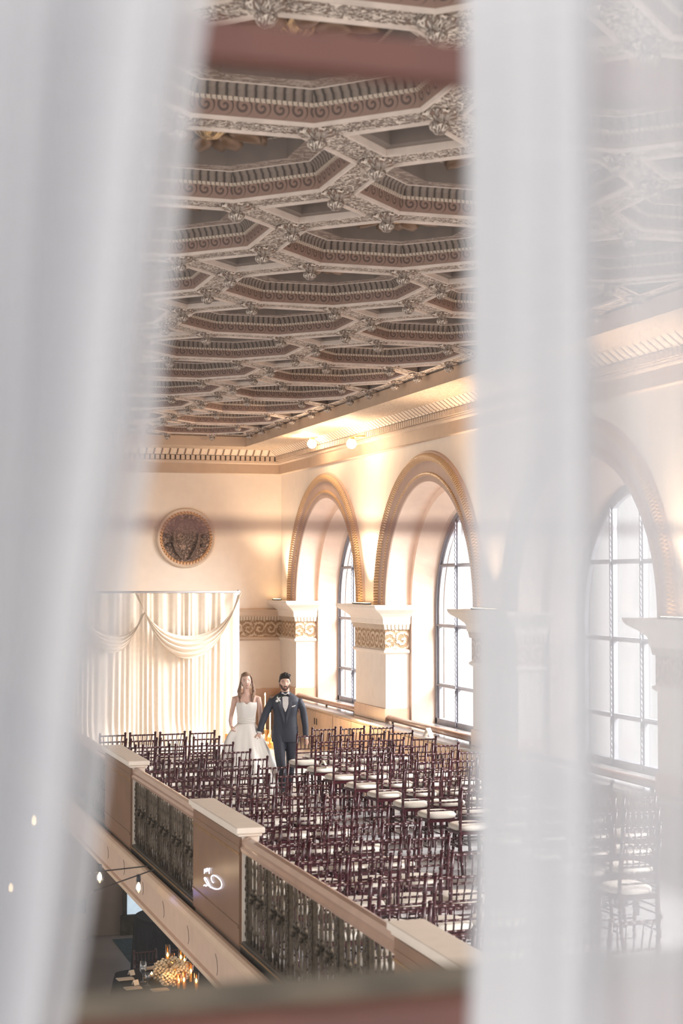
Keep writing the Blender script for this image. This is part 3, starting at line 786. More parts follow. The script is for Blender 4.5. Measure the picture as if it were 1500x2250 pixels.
def make_chair(name, wood, loc, rz, **tg):
    c = empty(name, loc, rz, **tg)
    W2 = .185
    for s in (-1, 1):
        b = MB(); bamboo(b, [(s*.175, -.045, 0), (s*.18, -.005, .22), (s*W2, .005, .45), (s*W2, -.012, .70), (s*W2, -.045, .905)], .0165, [.12, .24, .36, .5, .62, .72, .86])
        b.lathe([(.010, 0), (.019, .004), (.021, .014), (.016, .024), (.0, .03)], (s*W2, -.047, .905), 8); b.build('leg', wood, c)
        b = MB(); bamboo(b, [(s*.20, .40, 0), (s*.195, .385, .22), (s*.19, .375, .43)], .0165, [.15, .4, .65, .9]); b.build('leg', wood, c)
    b = MB()
    P = [(-W2, 0), (W2, 0), (.198, .36), (.165, .405), (-.165, .405), (-.198, .36)]
    for z0, z1 in ((.425, .455),):
        lo = [b.v((x, y, z0)) for x, y in P]; hi = [b.v((x, y, z1)) for x, y in P]
        b.face(lo[::-1]); b.face(hi)
        for k in range(6): b.face([lo[k], lo[(k+1) % 6], hi[(k+1) % 6], hi[k]])
    b.build('seat', wood, c)
    b = MB(); rows = []
    for z, k in ((.457, .94), (.464, 1.0), (.487, 1.035), (.508, .99), (.520, .85), (.524, .4)):
        row = []
        for q in range(24):
            a = 2*PI*q/24; ca, sa = math.cos(a), math.sin(a)
            d = (abs(ca)**3.2+abs(sa)**3.2)**(-1/3.2); row.append(b.v((ca*d*.188*k*(1.02+.04*sa), .205+sa*d*.200*k, z)))
        rows.append(row)
    for i in range(len(rows)-1):
        for q in range(24): b.face([rows[i][q], rows[i][(q+1) % 24], rows[i+1][(q+1) % 24], rows[i+1][q]], 0, None, True)
    b.face(rows[0][::-1]); b.face(rows[-1], 0, None, True); b.build('seat_cushion', M['cush'], c)
    b = MB()
    bamboo(b, [(-W2, -.043, .885), (W2, -.043, .885)], .0115, [.08, .25, .42, .58, .75, .92])
    bamboo(b, [(-W2, -.012, .70), (W2, -.012, .70)], .0095, [.17, .33, .5, .67, .83])
    bamboo(b, [(-W2, -.006, .645), (W2, -.006, .645)], .0095, [.17, .33, .5, .67, .83])
    bamboo(b, [(-W2, .003, .555), (W2, .003, .555)], .0095, [.2, .5, .8])
    for k in range(5):
        x = -.115+.0575*k; bamboo(b, [(x*1.02, -.012, .70), (x*1.18, -.043, .885)], .0072, [.33, .66], 6)
    b.build('backrest', wood, c)
    b = MB()
    for s in (-1, 1):
        for z in (.15, .29): bamboo(b, [(s*.178, -.02, z), (s*.197, .387, z)], .0078, [.3, .7], 6)
    for z in (.18, .30): bamboo(b, [(-.195, .385, z), (.195, .385, z)], .0085, [.25, .5, .75], 6)
    bamboo(b, [(-.178, -.015, .24), (.178, -.015, .24)], .0085, [.25, .5, .75], 6)
    b.build('stretchers', wood, c)
    return c
chair0 = None
rnd = random.Random(3)
YR = [23.65-.895*k for k in range(3)]+[20.93, 20.0, 19.1, 18.2, 17.3, 16.38, 15.38, 14.43, 13.55, 12.69, 11.73, 10.74, 9.85]
XRt = [6.57, 7.05, 7.5, 7.96]; XLf = [5.05, 4.6, 4.16, 3.72]
NEARW = ['first', 'second', 'third', 'fourth']
for r, y in enumerate(YR):
    for side in (0, 1):
        for k in range(4):
            x = (XLf, XRt)[side][k]
            if side == 1 and k == 0 and r == 0: continue
            if x/y > .545: continue
            if side == 0 and r == 0: x += .14
            if side == 0 and r in (11, 13): x -= .06
            rz = math.radians(rnd.uniform(-1.5, 2.5)+(4 if side == 0 and r < 5 else 2))
            xx, yy = x+rnd.uniform(-.015, .015), y+rnd.uniform(-.02, .02)
            fl = 'mahogany chiavari chair, %s block, %s row from the front, %s seat from the aisle' % (('left', 'right')[side], ORD[r], NEARW[k])
            if chair0 is None:
                chair0 = make_chair('chiavari_chair', M['mahog'], (xx, yy, 0), rz, label=fl, cat='chair', group='mahogany chairs set out in rows on the mezzanine')
            else:
                o = copy_tree(chair0); o.location = (xx, yy, 0); o.rotation_euler = (0, 0, rz); o['label'] = fl
# small folded signs
M['card'] = simple('cream card', (.80, .70, .58), .6)
def tent(loc, rz, w, h, label):
    b = MB(); t = .012; d = h*.55
    for s in (-1, 1):
        b.face([b.v((-w/2, s*d, 0)), b.v((w/2, s*d, 0)), b.v((w/2, 0, h)), b.v((-w/2, 0, h))])
    o = b.build('tent_sign', M['card'], norm=False); o.location = loc; o.rotation_euler = (0, 0, rz)
    modify(o, ('SOLIDIFY', dict(thickness=.008)))
    return tag(o, label, 'sign', 'folded cream signs')
p = onz(941, 1616, .727); tent((8.78, p.y*8.78/p.x, .727), .5, .10, .12, 'small folded cream sign standing on the grey window ledge')
p = onz(757, 1706, .53); tent((6.55, 21.9+.05, .526), 1.1, .11, .10, 'small folded cream sign on an aisle seat of the right block')
# ---------------- floor candles at the end of the aisle ----------------
M['wax'] = simple('ivory wax', (.9, .78, .58), .5, emis=(1, .62, .3), es=.35)
M['amber'] = glassm('amber glass', (1, .80, .50), .35)
M['clear'] = glassm('clear glass', (.96, .98, 1), .5)
def candle(loc, h, r, label, glass=None, stick=0.):
    c = empty('floor_candle', loc, label=label, cat='candle', group='candles on the floor at the end of the aisle')
    if stick:
        b = MB(); b.lathe([(.05, 0), (.05, .01), (.015, .02), (.012, stick*.4), (.022, stick*.45), (.012, stick*.5), (.01, stick-.03), (.024, stick-.01), (.024, stick)], n=10); b.build('candlestick', M['brass'], c)
    b = MB(); b.lathe([(r, stick+.001), (r, stick+h), (r*.8, stick+h+.003)], n=12); b.build('wax', M['wax'], c)
    b = MB(); z = stick+h; b.lathe([(.003, z), (.013, z+.018), (.012, z+.03), (.004, z+.055), (.0, z+.062)], n=8); b.build('flame', M['flame'], c)
    if glass:
        b = MB(); g = glass; b.lathe([(r+.02, .0), (r+.025, g), (r+.022, g), (r+.017, .004)], n=16); b.build('glass_cylinder', M['amber'], c)
    return c
Yc = 29.6
cd = [(582, .62, 'tall taper candle on brass stick, highest of the lit candles right of the bride', .35, .0), (593, .42, 'second tallest taper candle on brass stick beside the groom', .22, .0), (576, .22, 'short pillar candle in amber glass right of the bride', 0, .30), (590, .20, 'pillar candle in tall amber glass just left of the groom', 0, .34), (597, .12, 'lowest pillar candle in amber glass by the groom', 0, .20), (585, .10, 'stubby candle in front of the other lit candles', 0, .16),
      (505, .50, 'tall taper candle on brass stick left of the bride', .30, .0), (500, .2, 'pillar candle in amber glass left of the bride', 0, .3)]
for k, (px, h, lb, stick, gl) in enumerate(cd):
    p = onz(px, 1640, 0); y = Yc-.18*(k % 3); x = p.x*y/p.y
    candle((x, y, .001), h, .012 if stick else .03, lb, gl, stick)
light('candle glow', 'POINT', (7.75, 29.2, .5), 16, (1, .55, .22), size=.2)
light('candle glow', 'POINT', (6.95, 29.2, .5), 8, (1, .55, .22), size=.2)
# ---------------- lower level ----------------
ZL = -3.95
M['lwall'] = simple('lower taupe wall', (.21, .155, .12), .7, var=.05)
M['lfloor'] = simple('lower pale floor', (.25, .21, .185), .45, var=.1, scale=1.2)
def carpetm():
    m, t, b = newmat('dark patterned carpet'); x, y, z, vec = objc(t)
    n = noise(t, vec, 2.6, 5, .6, 2.5); f = (n-.5).ab().sm(.05, .0)
    t.links.new(mixc(t, f, (.035, .055, .065), (.014, .022, .028)), b.inputs['Base Color']); b.inputs['Roughness'].default_value = .95; return m
M['carpet'] = carpetm()
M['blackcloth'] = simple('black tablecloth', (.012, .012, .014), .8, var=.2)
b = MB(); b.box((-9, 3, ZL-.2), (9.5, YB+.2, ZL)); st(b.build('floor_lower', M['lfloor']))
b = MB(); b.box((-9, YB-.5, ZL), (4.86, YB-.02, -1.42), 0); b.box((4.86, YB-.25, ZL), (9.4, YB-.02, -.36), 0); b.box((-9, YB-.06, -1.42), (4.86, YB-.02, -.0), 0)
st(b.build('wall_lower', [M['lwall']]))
b = MB(); b.box((2.2, YB-.56, ZL+.52), (4.84, YB-.49, ZL+.82)); st(b.build('trim_18', M['dark']))
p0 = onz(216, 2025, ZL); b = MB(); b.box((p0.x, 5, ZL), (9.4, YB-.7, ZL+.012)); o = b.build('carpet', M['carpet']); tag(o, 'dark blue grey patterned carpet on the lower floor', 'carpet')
M['screen'] = simple('pale lit panel', (.62, .72, .78), .4, emis=(.62, .76, .88), es=.35)
a, c = ony(279, 1950, YB-.35), ony(330, 2009, YB-.35)
g = empty('lit_panel', ((a.x+c.x)/2, YB-.3, c.z), label='pale blue lit doorway panel in dark frame on the lower floor', cat='door panel')
w2 = (c.x-a.x)/2; b = MB(); b.box((-w2, -.03, .02), (w2, 0, 1.9)); b.build('panel', M['screen'], g)
b = MB(); b.box((-w2-.08, -.06, -.0), (-w2, .02, 1.95)); b.box((w2, -.06, 0), (w2+.08, .02, 1.95)); b.box((-w2-.12, -.07, -.45), (w2+.3, .02, .0)); b.build('frame', M['bronze2'], g)
def cloth_table(name, loc, rx, ry, h, power, label, cat, group=None, folds=22):
    t = empty(name, loc, label=label, cat=cat)
    b = MB(); rows = []; n = 140
    for z, k, f in ((h, .3, 0), (h, .97, 0), (h-.012, 1.0, 0), (h-.08, 1.01, .15), (h*.5, 1.03, .7), (.004, 1.06, 1.)):
        row = []
        for q in range(n):
            a = 2*PI*q/n; ca, sa = math.cos(a), math.sin(a); d = (abs(ca)**power+abs(sa)**power)**(-1/power)
            w = 1+f*.022*math.sin(folds*a)+f*.012*math.sin(folds*2.3*a+1); row.append(b.v((ca*d*rx*k*w, sa*d*ry*k*w, z)))
        rows.append(row)
    for i in range(len(rows)-1):
        for q in range(n): b.face([rows[i][q], rows[i][(q+1) % n], rows[i+1][(q+1) % n], rows[i+1][q]], 0, None, i > 1)
    b.face(rows[0][::-1]); b.build('tablecloth', M['blackcloth'], t); return t
# round table: left edge at px 295, top at y 1997
ty = 29.6; px_l = onz(294, 2000, ZL+.80)
cloth_table('round_table', (px_l.x*ty/px_l.y+.98, ty, ZL+.012), .95, .95, .98, 2, 'large round table under a floor length black cloth on the lower floor', 'table')
# dining table
q = onz(252, 2130, ZL+.78); dt = Vector((q.x+2.05, q.y-.85, ZL+.012))
cloth_table('dining_table', dt, 2.1, .85, .765, 9, 'rectangular dining table with black cloth, flowers and candles on the lower floor', 'table', folds=40)
ZT = ZL+.012+.767
def dchair(px, label):
    p = onz(px, 2085, ZL+.9); o = make_chair('banquet_chair', M['blackwood'], (p.x, dt.y+1.36, ZL+.012), PI+.06, label=label, cat='chair', group='dark chairs at the lower dining table'); return o
c1 = dchair(313, 'dark wooden chair behind the left end of the lower dining table')
c2 = dchair(396, 'dark wooden chair behind the flowers of the lower dining table')
def onT(px, py): p = onz(px, py, ZT); return (p.x, p.y, ZT)
M['petal'] = None
m, t, b_ = newmat('cream hydrangea'); n = noise(t, objc(t)[3], 60, 2); t.links.new(mixc(t, n.sm(.35, .65), (.50, .36, .20), (.92, .80, .60)), b_.inputs['Base Color']); b_.inputs['Roughness'].default_value = .8; bump(t, b_, n, .01); M['petal'] = m
FL_ = [(352, 2128), (362, 2120), (372, 2140), (382, 2118), (388, 2132), (398, 2122), (402, 2140), (366, 2150), (384, 2148), (408, 2130), (350, 2138)]
fc = onT(378, 2142); fl = empty('flower_arrangement', fc, label='long arrangement of cream hydrangeas lit by candles on the black dining table', cat='flowers')
b = MB(); b.lathe([(.10, 0), (.14, .06), (.12, .09)], n=12); b.build('bowl', M['bronze2'], fl)
for k, (px, py) in enumerate(FL_):
    p = onz(px, py, ZT+.14); c = Vector((p.x, p.y, ZT+.15-.02*(k % 3)))-Vector(fc); rr = rnd.Random if 0 else .105
    b = MB(); hr = random.Random(k)
    for s in range(46):
        th = math.acos(1-2*(s+.5)/46); ph = s*2.4; d = Vector((math.sin(th)*math.cos(ph), math.sin(th)*math.sin(ph), math.cos(th)))
        b.blob(c+d*rr*hr.uniform(.8, 1.0), (.028, .028, .022), 5, 4)
    b.build('bloom', M['petal'], fl)
CC = [(368, 2104, .30), (378, 2112, .22), (397, 2106, .26), (405, 2110, .22), (384, 2130, .12), (411, 2128, .2), (419, 2136, .24), (392, 2150, .15), (404, 2152, .2), (431, 2156, .22)]
for k, (px, py, h) in enumerate(CC):
    p = onz(px, py+14, ZT+.05); c = empty('hurricane_candle', (p.x, p.y, ZT), label='lit candle in slim clear glass cylinder, %s from the left among the hydrangeas' % ORD[k], cat='candle', group='hurricane candles on the dining table')
    b = MB(); b.lathe([(.02, .001), (.02, h*.55)], n=8); b.build('wax', M['wax'], c)
    b = MB(); z = h*.55; b.lathe([(.004, z), (.018, z+.02), (.015, z+.045), (.0, z+.075)], n=8); b.build('flame', M['flame'], c)
    b = MB(); b.lathe([(.042, 0), (.042, h+.06), (.039, h+.06), (.039, .005)], n=14); b.build('glass_cylinder', M['amber'], c)
for k, (px, py) in enumerate(((333, 2143), (347, 2153))):
    p = onT(px, py); c = empty('tealight', p, label=('tealight behind the cut glass tumbler' if k == 0 else 'tealight between the tumbler and the flowers'), cat='candle', group='tealights on the dining table')
    b = MB(); b.lathe([(.028, 0), (.04, .035), (.037, .035), (.025, .005)], n=10); b.build('cup', M['amber'], c)
    b = MB(); b.lathe([(.01, .01), (.018, .025), (.0, .06)], n=8); b.build('flame', M['flame'], c)
def glassware(px, py, h, r, label):
    p = onT(px, py); c = empty('wine_glass', p, label=label, cat='glass', group='glasses on the dining table')
    b = MB(); b.lathe([(r*.9, 0), (r*.8, .006), (.008, .02), (.007, h*.4), (r*.6, h*.48), (r, h*.62), (r*.95, h*.78), (r*.8, h), (r*.76, h), (r*.9, h*.65), (.01, h*.46)], n=14); b.build('bowl', M['clear'], c)
    b = MB(); b.lathe([(r*.5, h*.5), (r*.86, h*.64), (r*.80, h*.75)], n=12); b.build('water', M['clear'], c)
glassware(314, 2158, .32, .06, 'tall cut glass water goblet on the black dining table')
glassware(324, 2166, .20, .055, 'short cut glass tumbler beside the tall goblet')
M['napk'] = simple('beige napkin', (.66, .54, .42), .8)
for k, (px, py, rz) in enumerate(((275, 2152, .1), (292, 2172, .1), (330, 2128, .2), (351, 2176, .1))):
    p = onT(px, py); b = MB(); b.box((-.13, -.09, 0), (.13, .09, .014)); b.box((-.12, -.085, .0142), (.125, .02, .026))
    o = b.build('napkin', M['napk']); o.location = (p[0], p[1], ZT+.001); o.rotation_euler.z = rz; modify(o, ('BEVEL', dict(width=.005, segments=2)))
    tag(o, ['folded beige napkin at the left corner of the dining table', 'folded beige napkin nearest the left table edge', 'folded beige napkin right of the tall goblet', 'folded beige napkin in front of the tealights'][k], 'napkin', 'napkins on the dining table')
for k, (px, py) in enumerate(((289, 2146), (298, 2168))):
    p = onT(px, py); o = tent((p[0], p[1], ZT+.03), .4, .09, .07, ['small white place card at the left corner of the dining table', 'small white place card nearest the left table edge'][k]); o['category'] = 'place card'; o['group'] = 'place cards'; o.name = 'place_card'
for px, py, e in ((385, 2120, 5), (410, 2135, 4)):
    p = onz(px, py, ZT+.4); light('candle glow', 'POINT', p, e, (1, .55, .22), size=.12)
# ---------------- festoon lights in the void ----------------
M['wire'] = simple('dark cable', (.03, .022, .02), .6)
def wire(A, B_, sag, name='cable', parent=None, r=.007):
    A, B_ = Vector(A), Vector(B_); b = MB(); b.tube([A.lerp(B_, t/14.)-Vector((0, 0, sag*4*(t/14.)*(1-t/14.))) for t in range(15)], r, 5); return b.build(name, M['wire'], parent)
def bulb(p, parent, l=1.):
    b = MB(); b.lathe([(.0, .06), (.02, .055), (.022, .0), (.02, -.015)], p, 10); s = b.build('socket', M['dark'], parent)
    b = MB(); b.lathe([(.016, -.015), (.03, -.05), (.036, -.08), (.028, -.11), (.0, -.125)], p, 12); b.build('bulb', M['clear'], parent)
    b = MB(); b.lathe([(.004, -.02), (.018, -.05), (.018, -.085), (.003, -.10)], p, 8); b.build('filament', M['filament'], parent)
e1 = onx(338, 1911, 3.08); e0 = onx(325, 1903, 3.08)
far1 = onz(-260, 2020, -1.9); 
f1 = empty('festoon_string', (0, 0, 0), label='dark festoon cable with glowing bulbs tied to the balcony edge, lower of two', cat='string lights')
f2 = empty('festoon_string', (0, 0, 0), label='dark festoon cable with glowing bulbs tied to the balcony edge, upper of two', cat='string lights')
def on_ray_line(A, px, py, d):
    """point on the pixel ray at depth y=d"""
    return ony(px, py, d)
a2 = ony(205, 1958, e1.y-1.2); wire(e1, a2, .0, parent=f1); a3 = ony(60, 2030, e1.y-2.6); wire(a2, a3, .04, parent=f1)
k = (338-305)/(338-205.); bulb(e1.lerp(a2, .27)-Vector((0, 0, .05)), f1)
c2_ = ony(200, 1917, e0.y-1.0); wire(e0, c2_, 0, parent=f2); c3 = ony(10, 1930, e0.y-2.4); wire(c2_, c3, .05, parent=f2); bulb(ony(219, 1912, e0.y-.9), f2); bulb(ony(24, 1934, e0.y-2.3), f2)
bulb(ony(75, 1785, 13), f2)
for (px, py) in ((219, 1918), (305, 1922)):
    light('bulb glow', 'POINT', ony(px, py, e1.y-1.1), .5, WARM, size=.03)
# thin dark curved lines set along the fascia
for k, ((x0, y0), (x1, y1)) in enumerate((((236, 1861), (237, 1886)), ((271, 1889), (272, 1922)), ((313, 1938), (313, 1966)), ((357, 1980), (359, 2016)), ((411, 2034), (413, 2074)), ((473, 2096), (476, 2143)))):
    A, B_ = onx(x0, y0, 3.13), onx(x1, y1, 3.13); mid = A.lerp(B_, .5)+Vector((0, -.05, 0)); b = MB()
    b.tube([A, A.lerp(mid, .5)+Vector((0, -.02, 0)), mid, mid.lerp(B_, .5)+Vector((0, -.02, 0)), B_], .0026, 5)
    o = b.build('fascia_line', M['wire']); tag(o, 'thin dark curved line on the tan fascia, %s counted from the far end' % ORD[k], 'wire', 'curved lines on the fascia')  # thin dark lines, only filed under wire
light('added blue glow', 'POINT', (3.04, 15.4, .17), .12, (.25, .32, 1), size=.04)  # added lamp without a fixture, imitates a blue reflected glow on the base
# ---------------- bride and groom ----------------
M['skin'] = simple('skin', (.74, .47, .36), .5, var=.03)
M['skinb'] = simple('fair skin', (.78, .52, .42), .45, var=.03)
M['suit'] = simple('charcoal blue suit', (.045, .052, .075), .62, var=.1, scale=30)
M['satin'] = simple('satin lapel', (.075, .082, .11), .35)
M['vest'] = simple('dark vest', (.035, .04, .06), .6)
M['shirt'] = simple('white shirt', (.86, .84, .82), .6)
M['black'] = simple('black satin', (.012, .012, .018), .35)
M['hairg'] = simple('dark hair', (.028, .02, .018), .45, var=.4, scale=60, bmp=.004)
M['hairb'] = simple('light brown hair', (.36, .21, .13), .4, var=.3, scale=40, bmp=.004)
M['lips'] = simple('lips', (.52, .18, .16), .4)
M['eye'] = simple('eye', (.06, .04, .035), .25)
M['brow'] = simple('brow', (.07, .045, .035), .6)
M['browb'] = simple('light brow', (.22, .13, .09), .6)
M['beard'] = simple('short beard', (.16, .095, .075), .8, var=.2)
M['dress'] = simple('ivory satin dress', (.90, .87, .82), .38, var=.02)
M['green'] = simple('sprig green', (.10, .17, .07), .6)
M['pearl'] = simple('pearl', (.85, .85, .86), .2)
def head_fn(c, s, yaw=0., tilt=0., fem=False, off=0.):
    """skull and face: crown, brow, sockets, cheeks, nose, lips and chin; looks along -Y"""
    R = Matrix.Rotation(yaw, 3, 'Z') @ Matrix.Rotation(tilt, 3, 'Y')
    def f(d):
        x, y, z = d.x*.074, d.y*.094, d.z*.116
        lo = max(0, -d.z)
        x *= 1-.30*lo**1.3; y *= 1-.10*lo
        if y > 0: y *= 1-.28*lo
        if d.y < 0:
            g = lambda cx, cz, sx, sz: math.exp(-((d.x-cx)/sx)**2-((d.z-cz)/sz)**2)
            fr = min(1, -d.y*1.6)
            y -= fr*(.022*g(0, -.20, .13, .13)+.010*g(0, .0, .08, .22))      # nose
            y += fr*.011*(g(-.40, .06, .17, .11)+g(.40, .06, .17, .11))       # sockets
            y -= fr*(.006*g(0, .26, .6, .10)+.007*g(0, -.50, .20, .06)+.012*g(0, -.86, .22, .16))  # brow, lips, chin
            y -= fr*.005*(g(-.48, -.22, .2, .2)+g(.48, -.22, .2, .2))
        k = 1+off
        return Vector(c)+R @ Vector((x*s*k, y*s*k, z*s*k))
    return f, R
def hand(b, wrist, d, palm_n, s=1., curl=.5, side=1):
    """palm, four unequal bent fingers and a thumb from the side of the palm"""
    w = Vector(wrist); d = Vector(d).normalized(); n = Vector(palm_n).normalized(); sd = d.cross(n).normalized(); n = sd.cross(d)
    b.tube([w, w+d*.03*s, w+d*.075*s, w+d*.092*s], [.022*s, .030*s, .036*s, .028*s], 10, ell=[(1, .8), (1, .55), (1.1, .42), (1, .4)])
    for k, (o, L) in enumerate(((-.030, .066), (-.010, .076), (.010, .072), (.029, .056))):
        p = w+d*.082*s+sd*o*s; P = [p]; a = 0.
        for q in range(3):
            a += curl*(.55+.25*q); dd = d*math.cos(a)+n*math.sin(a)+sd*o*1.2; p = p+dd.normalized()*L*s*(.42, .33, .25)[q]; P.append(p)
        b.tube(P, [.0095*s, .009*s, .0082*s, .0068*s], 6)
    p = w+d*.025*s-sd*.028*s*side; P = [p, p+(d*.5-sd*.8*side+n*.3).normalized()*.03*s]; P.append(P[1]+(d*.85-sd*.3*side+n*.4).normalized()*.03*s); P.append(P[2]+(d*.9+n*.4).normalized()*.02*s)
    b.tube(P, [.014*s, .0115*s, .010*s, .008*s], 7)
def fuse(o, vox=.006, it=2):
    modify(o, ('REMESH', dict(mode='VOXEL', voxel_size=vox, use_smooth_shade=True)), ('SMOOTH', dict(factor=.5, iterations=it)))
    return bake(o)
def patch(name, poly, surf, mat, parent, off=.004, th=.003, cuts=3):
    b = MB(); b.face([b.v((x, 0, z)) for x, z in poly])
    bmesh.ops.triangulate(b.b, faces=b.b.faces)
    bmesh.ops.subdivide_edges(b.b, edges=b.b.edges, cuts=cuts, use_grid_fill=True)
    for v in b.b.verts: v.co.y = surf(v.co.x, v.co.z)-off
    o = b.build(name, mat, parent, norm=False); modify(o, ('SOLIDIFY', dict(thickness=th, offset=0))); return o
def ringloft(b, R, n=32, cap=True, mi=0, power=2.3):
    rows = []
    for cx, cy, z, rx, ry in R:
        row = []
        for k in range(n):
            a = 2*PI*k/n; ca, sa = math.cos(a), math.sin(a); d = (abs(ca)**power+abs(sa)**power)**(-1/power); row.append(b.v((cx+ca*d*rx, cy+sa*d*ry, z)))
        rows.append(row)
    for i in range(len(rows)-1):
        for k in range(n): b.face([rows[i][k], rows[i][(k+1) % n], rows[i+1][(k+1) % n], rows[i+1][k]], mi, None, True)
    if cap: b.face(rows[0][::-1]); b.face(rows[-1])
def eyes(parent, f, R, fem, brow):
    for s in (-1, 1):
        d = Vector((s*.42, -.88, .05)).normalized(); p = f(d); b = MB(); b.blob(p+R @ Vector((0, .002, 0)), (.0135, .006, .0072), 8, 6); b.build('eye', M['eye'], parent)
        P = []
        for t in range(5):
            d = Vector((s*(.24+.13*t), -.88, .24+.05*math.sin(t/4.*PI))).normalized(); P.append(f(d)+R @ Vector((0, -.001, 0)))
        b = MB(); b.tube(P, [.0025, .004, .004, .0035, .002] if not fem else [.002, .003, .003, .0025, .0015], 6); b.build('eyebrow', brow, parent)
    P = []
    for t in range(7):
        x = -.26+.52*t/6.; d = Vector((x, -.82, -.52+(.25*x*x if fem else 0))).normalized(); P.append(f(d)+R @ Vector((0, .001, 0)))
    b = MB(); b.tube(P, [.002, .004, .005, .0045, .005, .004, .002], 6); b.build('lips', M['lips'], parent)
# ---- groom ----
GX, GY = 6.40, 23.42; RZ = -math.radians(15.2)
gr = empty('person', (GX, GY, 0), RZ, label='person in dark three-piece suit with bow tie, striding and holding a hand', cat='person', group='wedding couple walking up the aisle')
b = MB()
hf, HR = head_fn((-.010, -.02, 1.612), 1.07, .12, -.03)
b.blob((0, 0, 0), (1, 1, 1), 48, 36, 0, hf)
b.tube([(0, .012, 1.38), (0, .008, 1.45), (-.005, .002, 1.53), (-.005, .0, 1.60)], [.078, .064, .060, .058], 14)
for s in (-1, 1): b.blob(hf(Vector((s, .12, -.05)).normalized())+Vector((s*.004, 0, 0)), (.010, .018, .030), 8, 6)
ringloft(b, [(0, .01, .95, .12, .09), (0, .01, 1.2, .13, .09), (0, .01, 1.38, .15, .09), (0, .01, 1.44, .08, .07)], 20)
HW = Vector((-.385, -.055, .885)); HD = Vector((-.18, -.1, -1)).normalized()
LWr = Vector((.305, -.03, .80)); LD = Vector((.08, -.1, -1)).normalized()
b.tube([(-.17, .01, 1.33), (-.30, .0, 1.13), HW], [.045, .04, .026], 10); b.tube([(.17, .01, 1.33), (.27, .03, 1.10), LWr], [.045, .04, .026], 10)
hand(b, HW, HD, (-1, .2, .1), 1.0, .75, 1); hand(b, LWr, LD, (-1, -.2, 0), 1.0, .35, -1)
b.tube([(-.09, 0, .95), (-.08, -.10, .5), (-.05, -.06, .12)], [.07, .05, .04], 10); b.tube([(.09, 0, .95), (.08, -.02, .5), (.07, .16, .16)], [.07, .05, .04], 10)
body = fuse(b.build('body', M['skin'], gr), .0055)
eyes(gr, hf, HR, False, M['brow'])
# beard and moustache along the jaw
b = MB()
def beardf(d):
    p = hf(d); m = (d.z < -.62 and d.y < .35) or (abs(d.x) > .50 and d.z < .05 and d.y < .12 and d.y > -.75 and d.z < -.25+.5*(d.y+.75)) or (-.47 < d.z < -.33 and abs(d.x) < .34 and d.y < -.6) or (.24 < abs(d.x) < .42 and -.7 < d.z < -.36 and d.y < -.5)
    return p+(HR @ Vector(d))*(.0045 if m else -.012)
b.blob((0, 0, 0), (1, 1, 1), 72, 54, 0, beardf)
o = fuse(b.build('beard', M['beard'], gr), .004, 1)
# hair: volume swept up and back
b = MB()
def hairf(f0, th, front, top):
    def f(d):
        p = f0(d); k = 0; thr = .50-.95*min(1, max(0, d.y+.62))
        if d.z > thr: k = 1
        if d.z < -.42: k = 0
        c = f0(Vector((0, 0, 0.001)))
        n = (HR @ Vector((d.x, d.y, d.z)))
        return p+n*(th*k+(top if d.z > .55 else 0)*k)-n*(0 if k else .012)
    return f
b.blob((0, 0, 0), (1, 1, 1), 40, 30, 0, hairf(hf, .010, 0, .010))
for k in range(9):
    x = -.060+.015*k; w = .008*math.sin(k*2.3); b.tube([(x-.014+w, -.092, 1.690-abs(x)*.2), (x-.004+w, -.105, 1.730+w-abs(x)*.35), (x+.004-w, -.072, 1.757+w-abs(x)*.45), (x-.008, .0, 1.752-abs(x)*.45), (x*.8-.012, .07, 1.715)], [.008, .014, .016, .015, .010], 7)
fuse(b.build('hair', M['hairg'], gr), .005, 2)
# trousers
b = MB()
b.tube([(-.085, .0, .98), (-.09, -.03, .80), (-.075, -.10, .50), (-.045, -.11, .30), (-.035, -.10, .06)], [.105, .10, .075, .062, .056], 14)
b.tube([(.085, .0, .98), (.09, .0, .80), (.085, .0, .50), (.07, .10, .28), (.06, .20, .10)], [.105, .10, .075, .062, .056], 14)
ringloft(b, [(0, 0, .78, .10, .10), (0, .0, .90, .165, .115), (0, .0, 1.02, .155, .11)], 24)
fuse(b.build('trousers', M['suit'], gr), .008, 3)
for (x, y, z, rx) in ((-.035, -.10, .0, 0), (.06, .20, .03, .35)):
    b = MB(); b.tube([(x, y+.07, z+.04), (x, y+.02, z+.055), (x, y-.07, z+.042), (x, y-.15, z+.028), (x, y-.19, z+.018)], [.03, .042, .042, .038, .014], 12, ell=(1, .8))
    b.box((x-.036, y-.18, z+.0), (x+.036, y+.08, z+.012)); o = b.build('shoe', M['black'], gr); fuse(o, .006, 1)
# jacket: torso, skirt and sleeves fused
JR = [(0, .0, .745, .205, .125), (0, .0, .85, .198, .125), (0, .0, 1.0, .178, .12), (0, .0, 1.12, .17, .118), (0, .0, 1.25, .188, .13), (0, .005, 1.34, .205, .125), (0, .01, 1.39, .19, .108), (0, .012, 1.43, .145, .09), (0, .014, 1.462, .09, .078), (0, .015, 1.485, .070, .070)]
def jsurf(x, z):
    R = JR
    for i in range(len(R)-1):
        if R[i][2] <= z <= R[i+1][2] or i == len(R)-2:
            t = min(1, max(0, (z-R[i][2])/(R[i+1][2]-R[i][2]))); rx = R[i][3]+(R[i+1][3]-R[i][3])*t; ry = R[i][4]+(R[i+1][4]-R[i][4])*t; cy = R[i][1]; break
        if z < R[0][2]: rx, ry, cy = R[0][3], R[0][4], 0; break
    q = max(0, 1-abs(x/rx)**2.3); return cy-ry*q**(1/2.3)
b = MB(); ringloft(b, JR, 40, power=2.3)
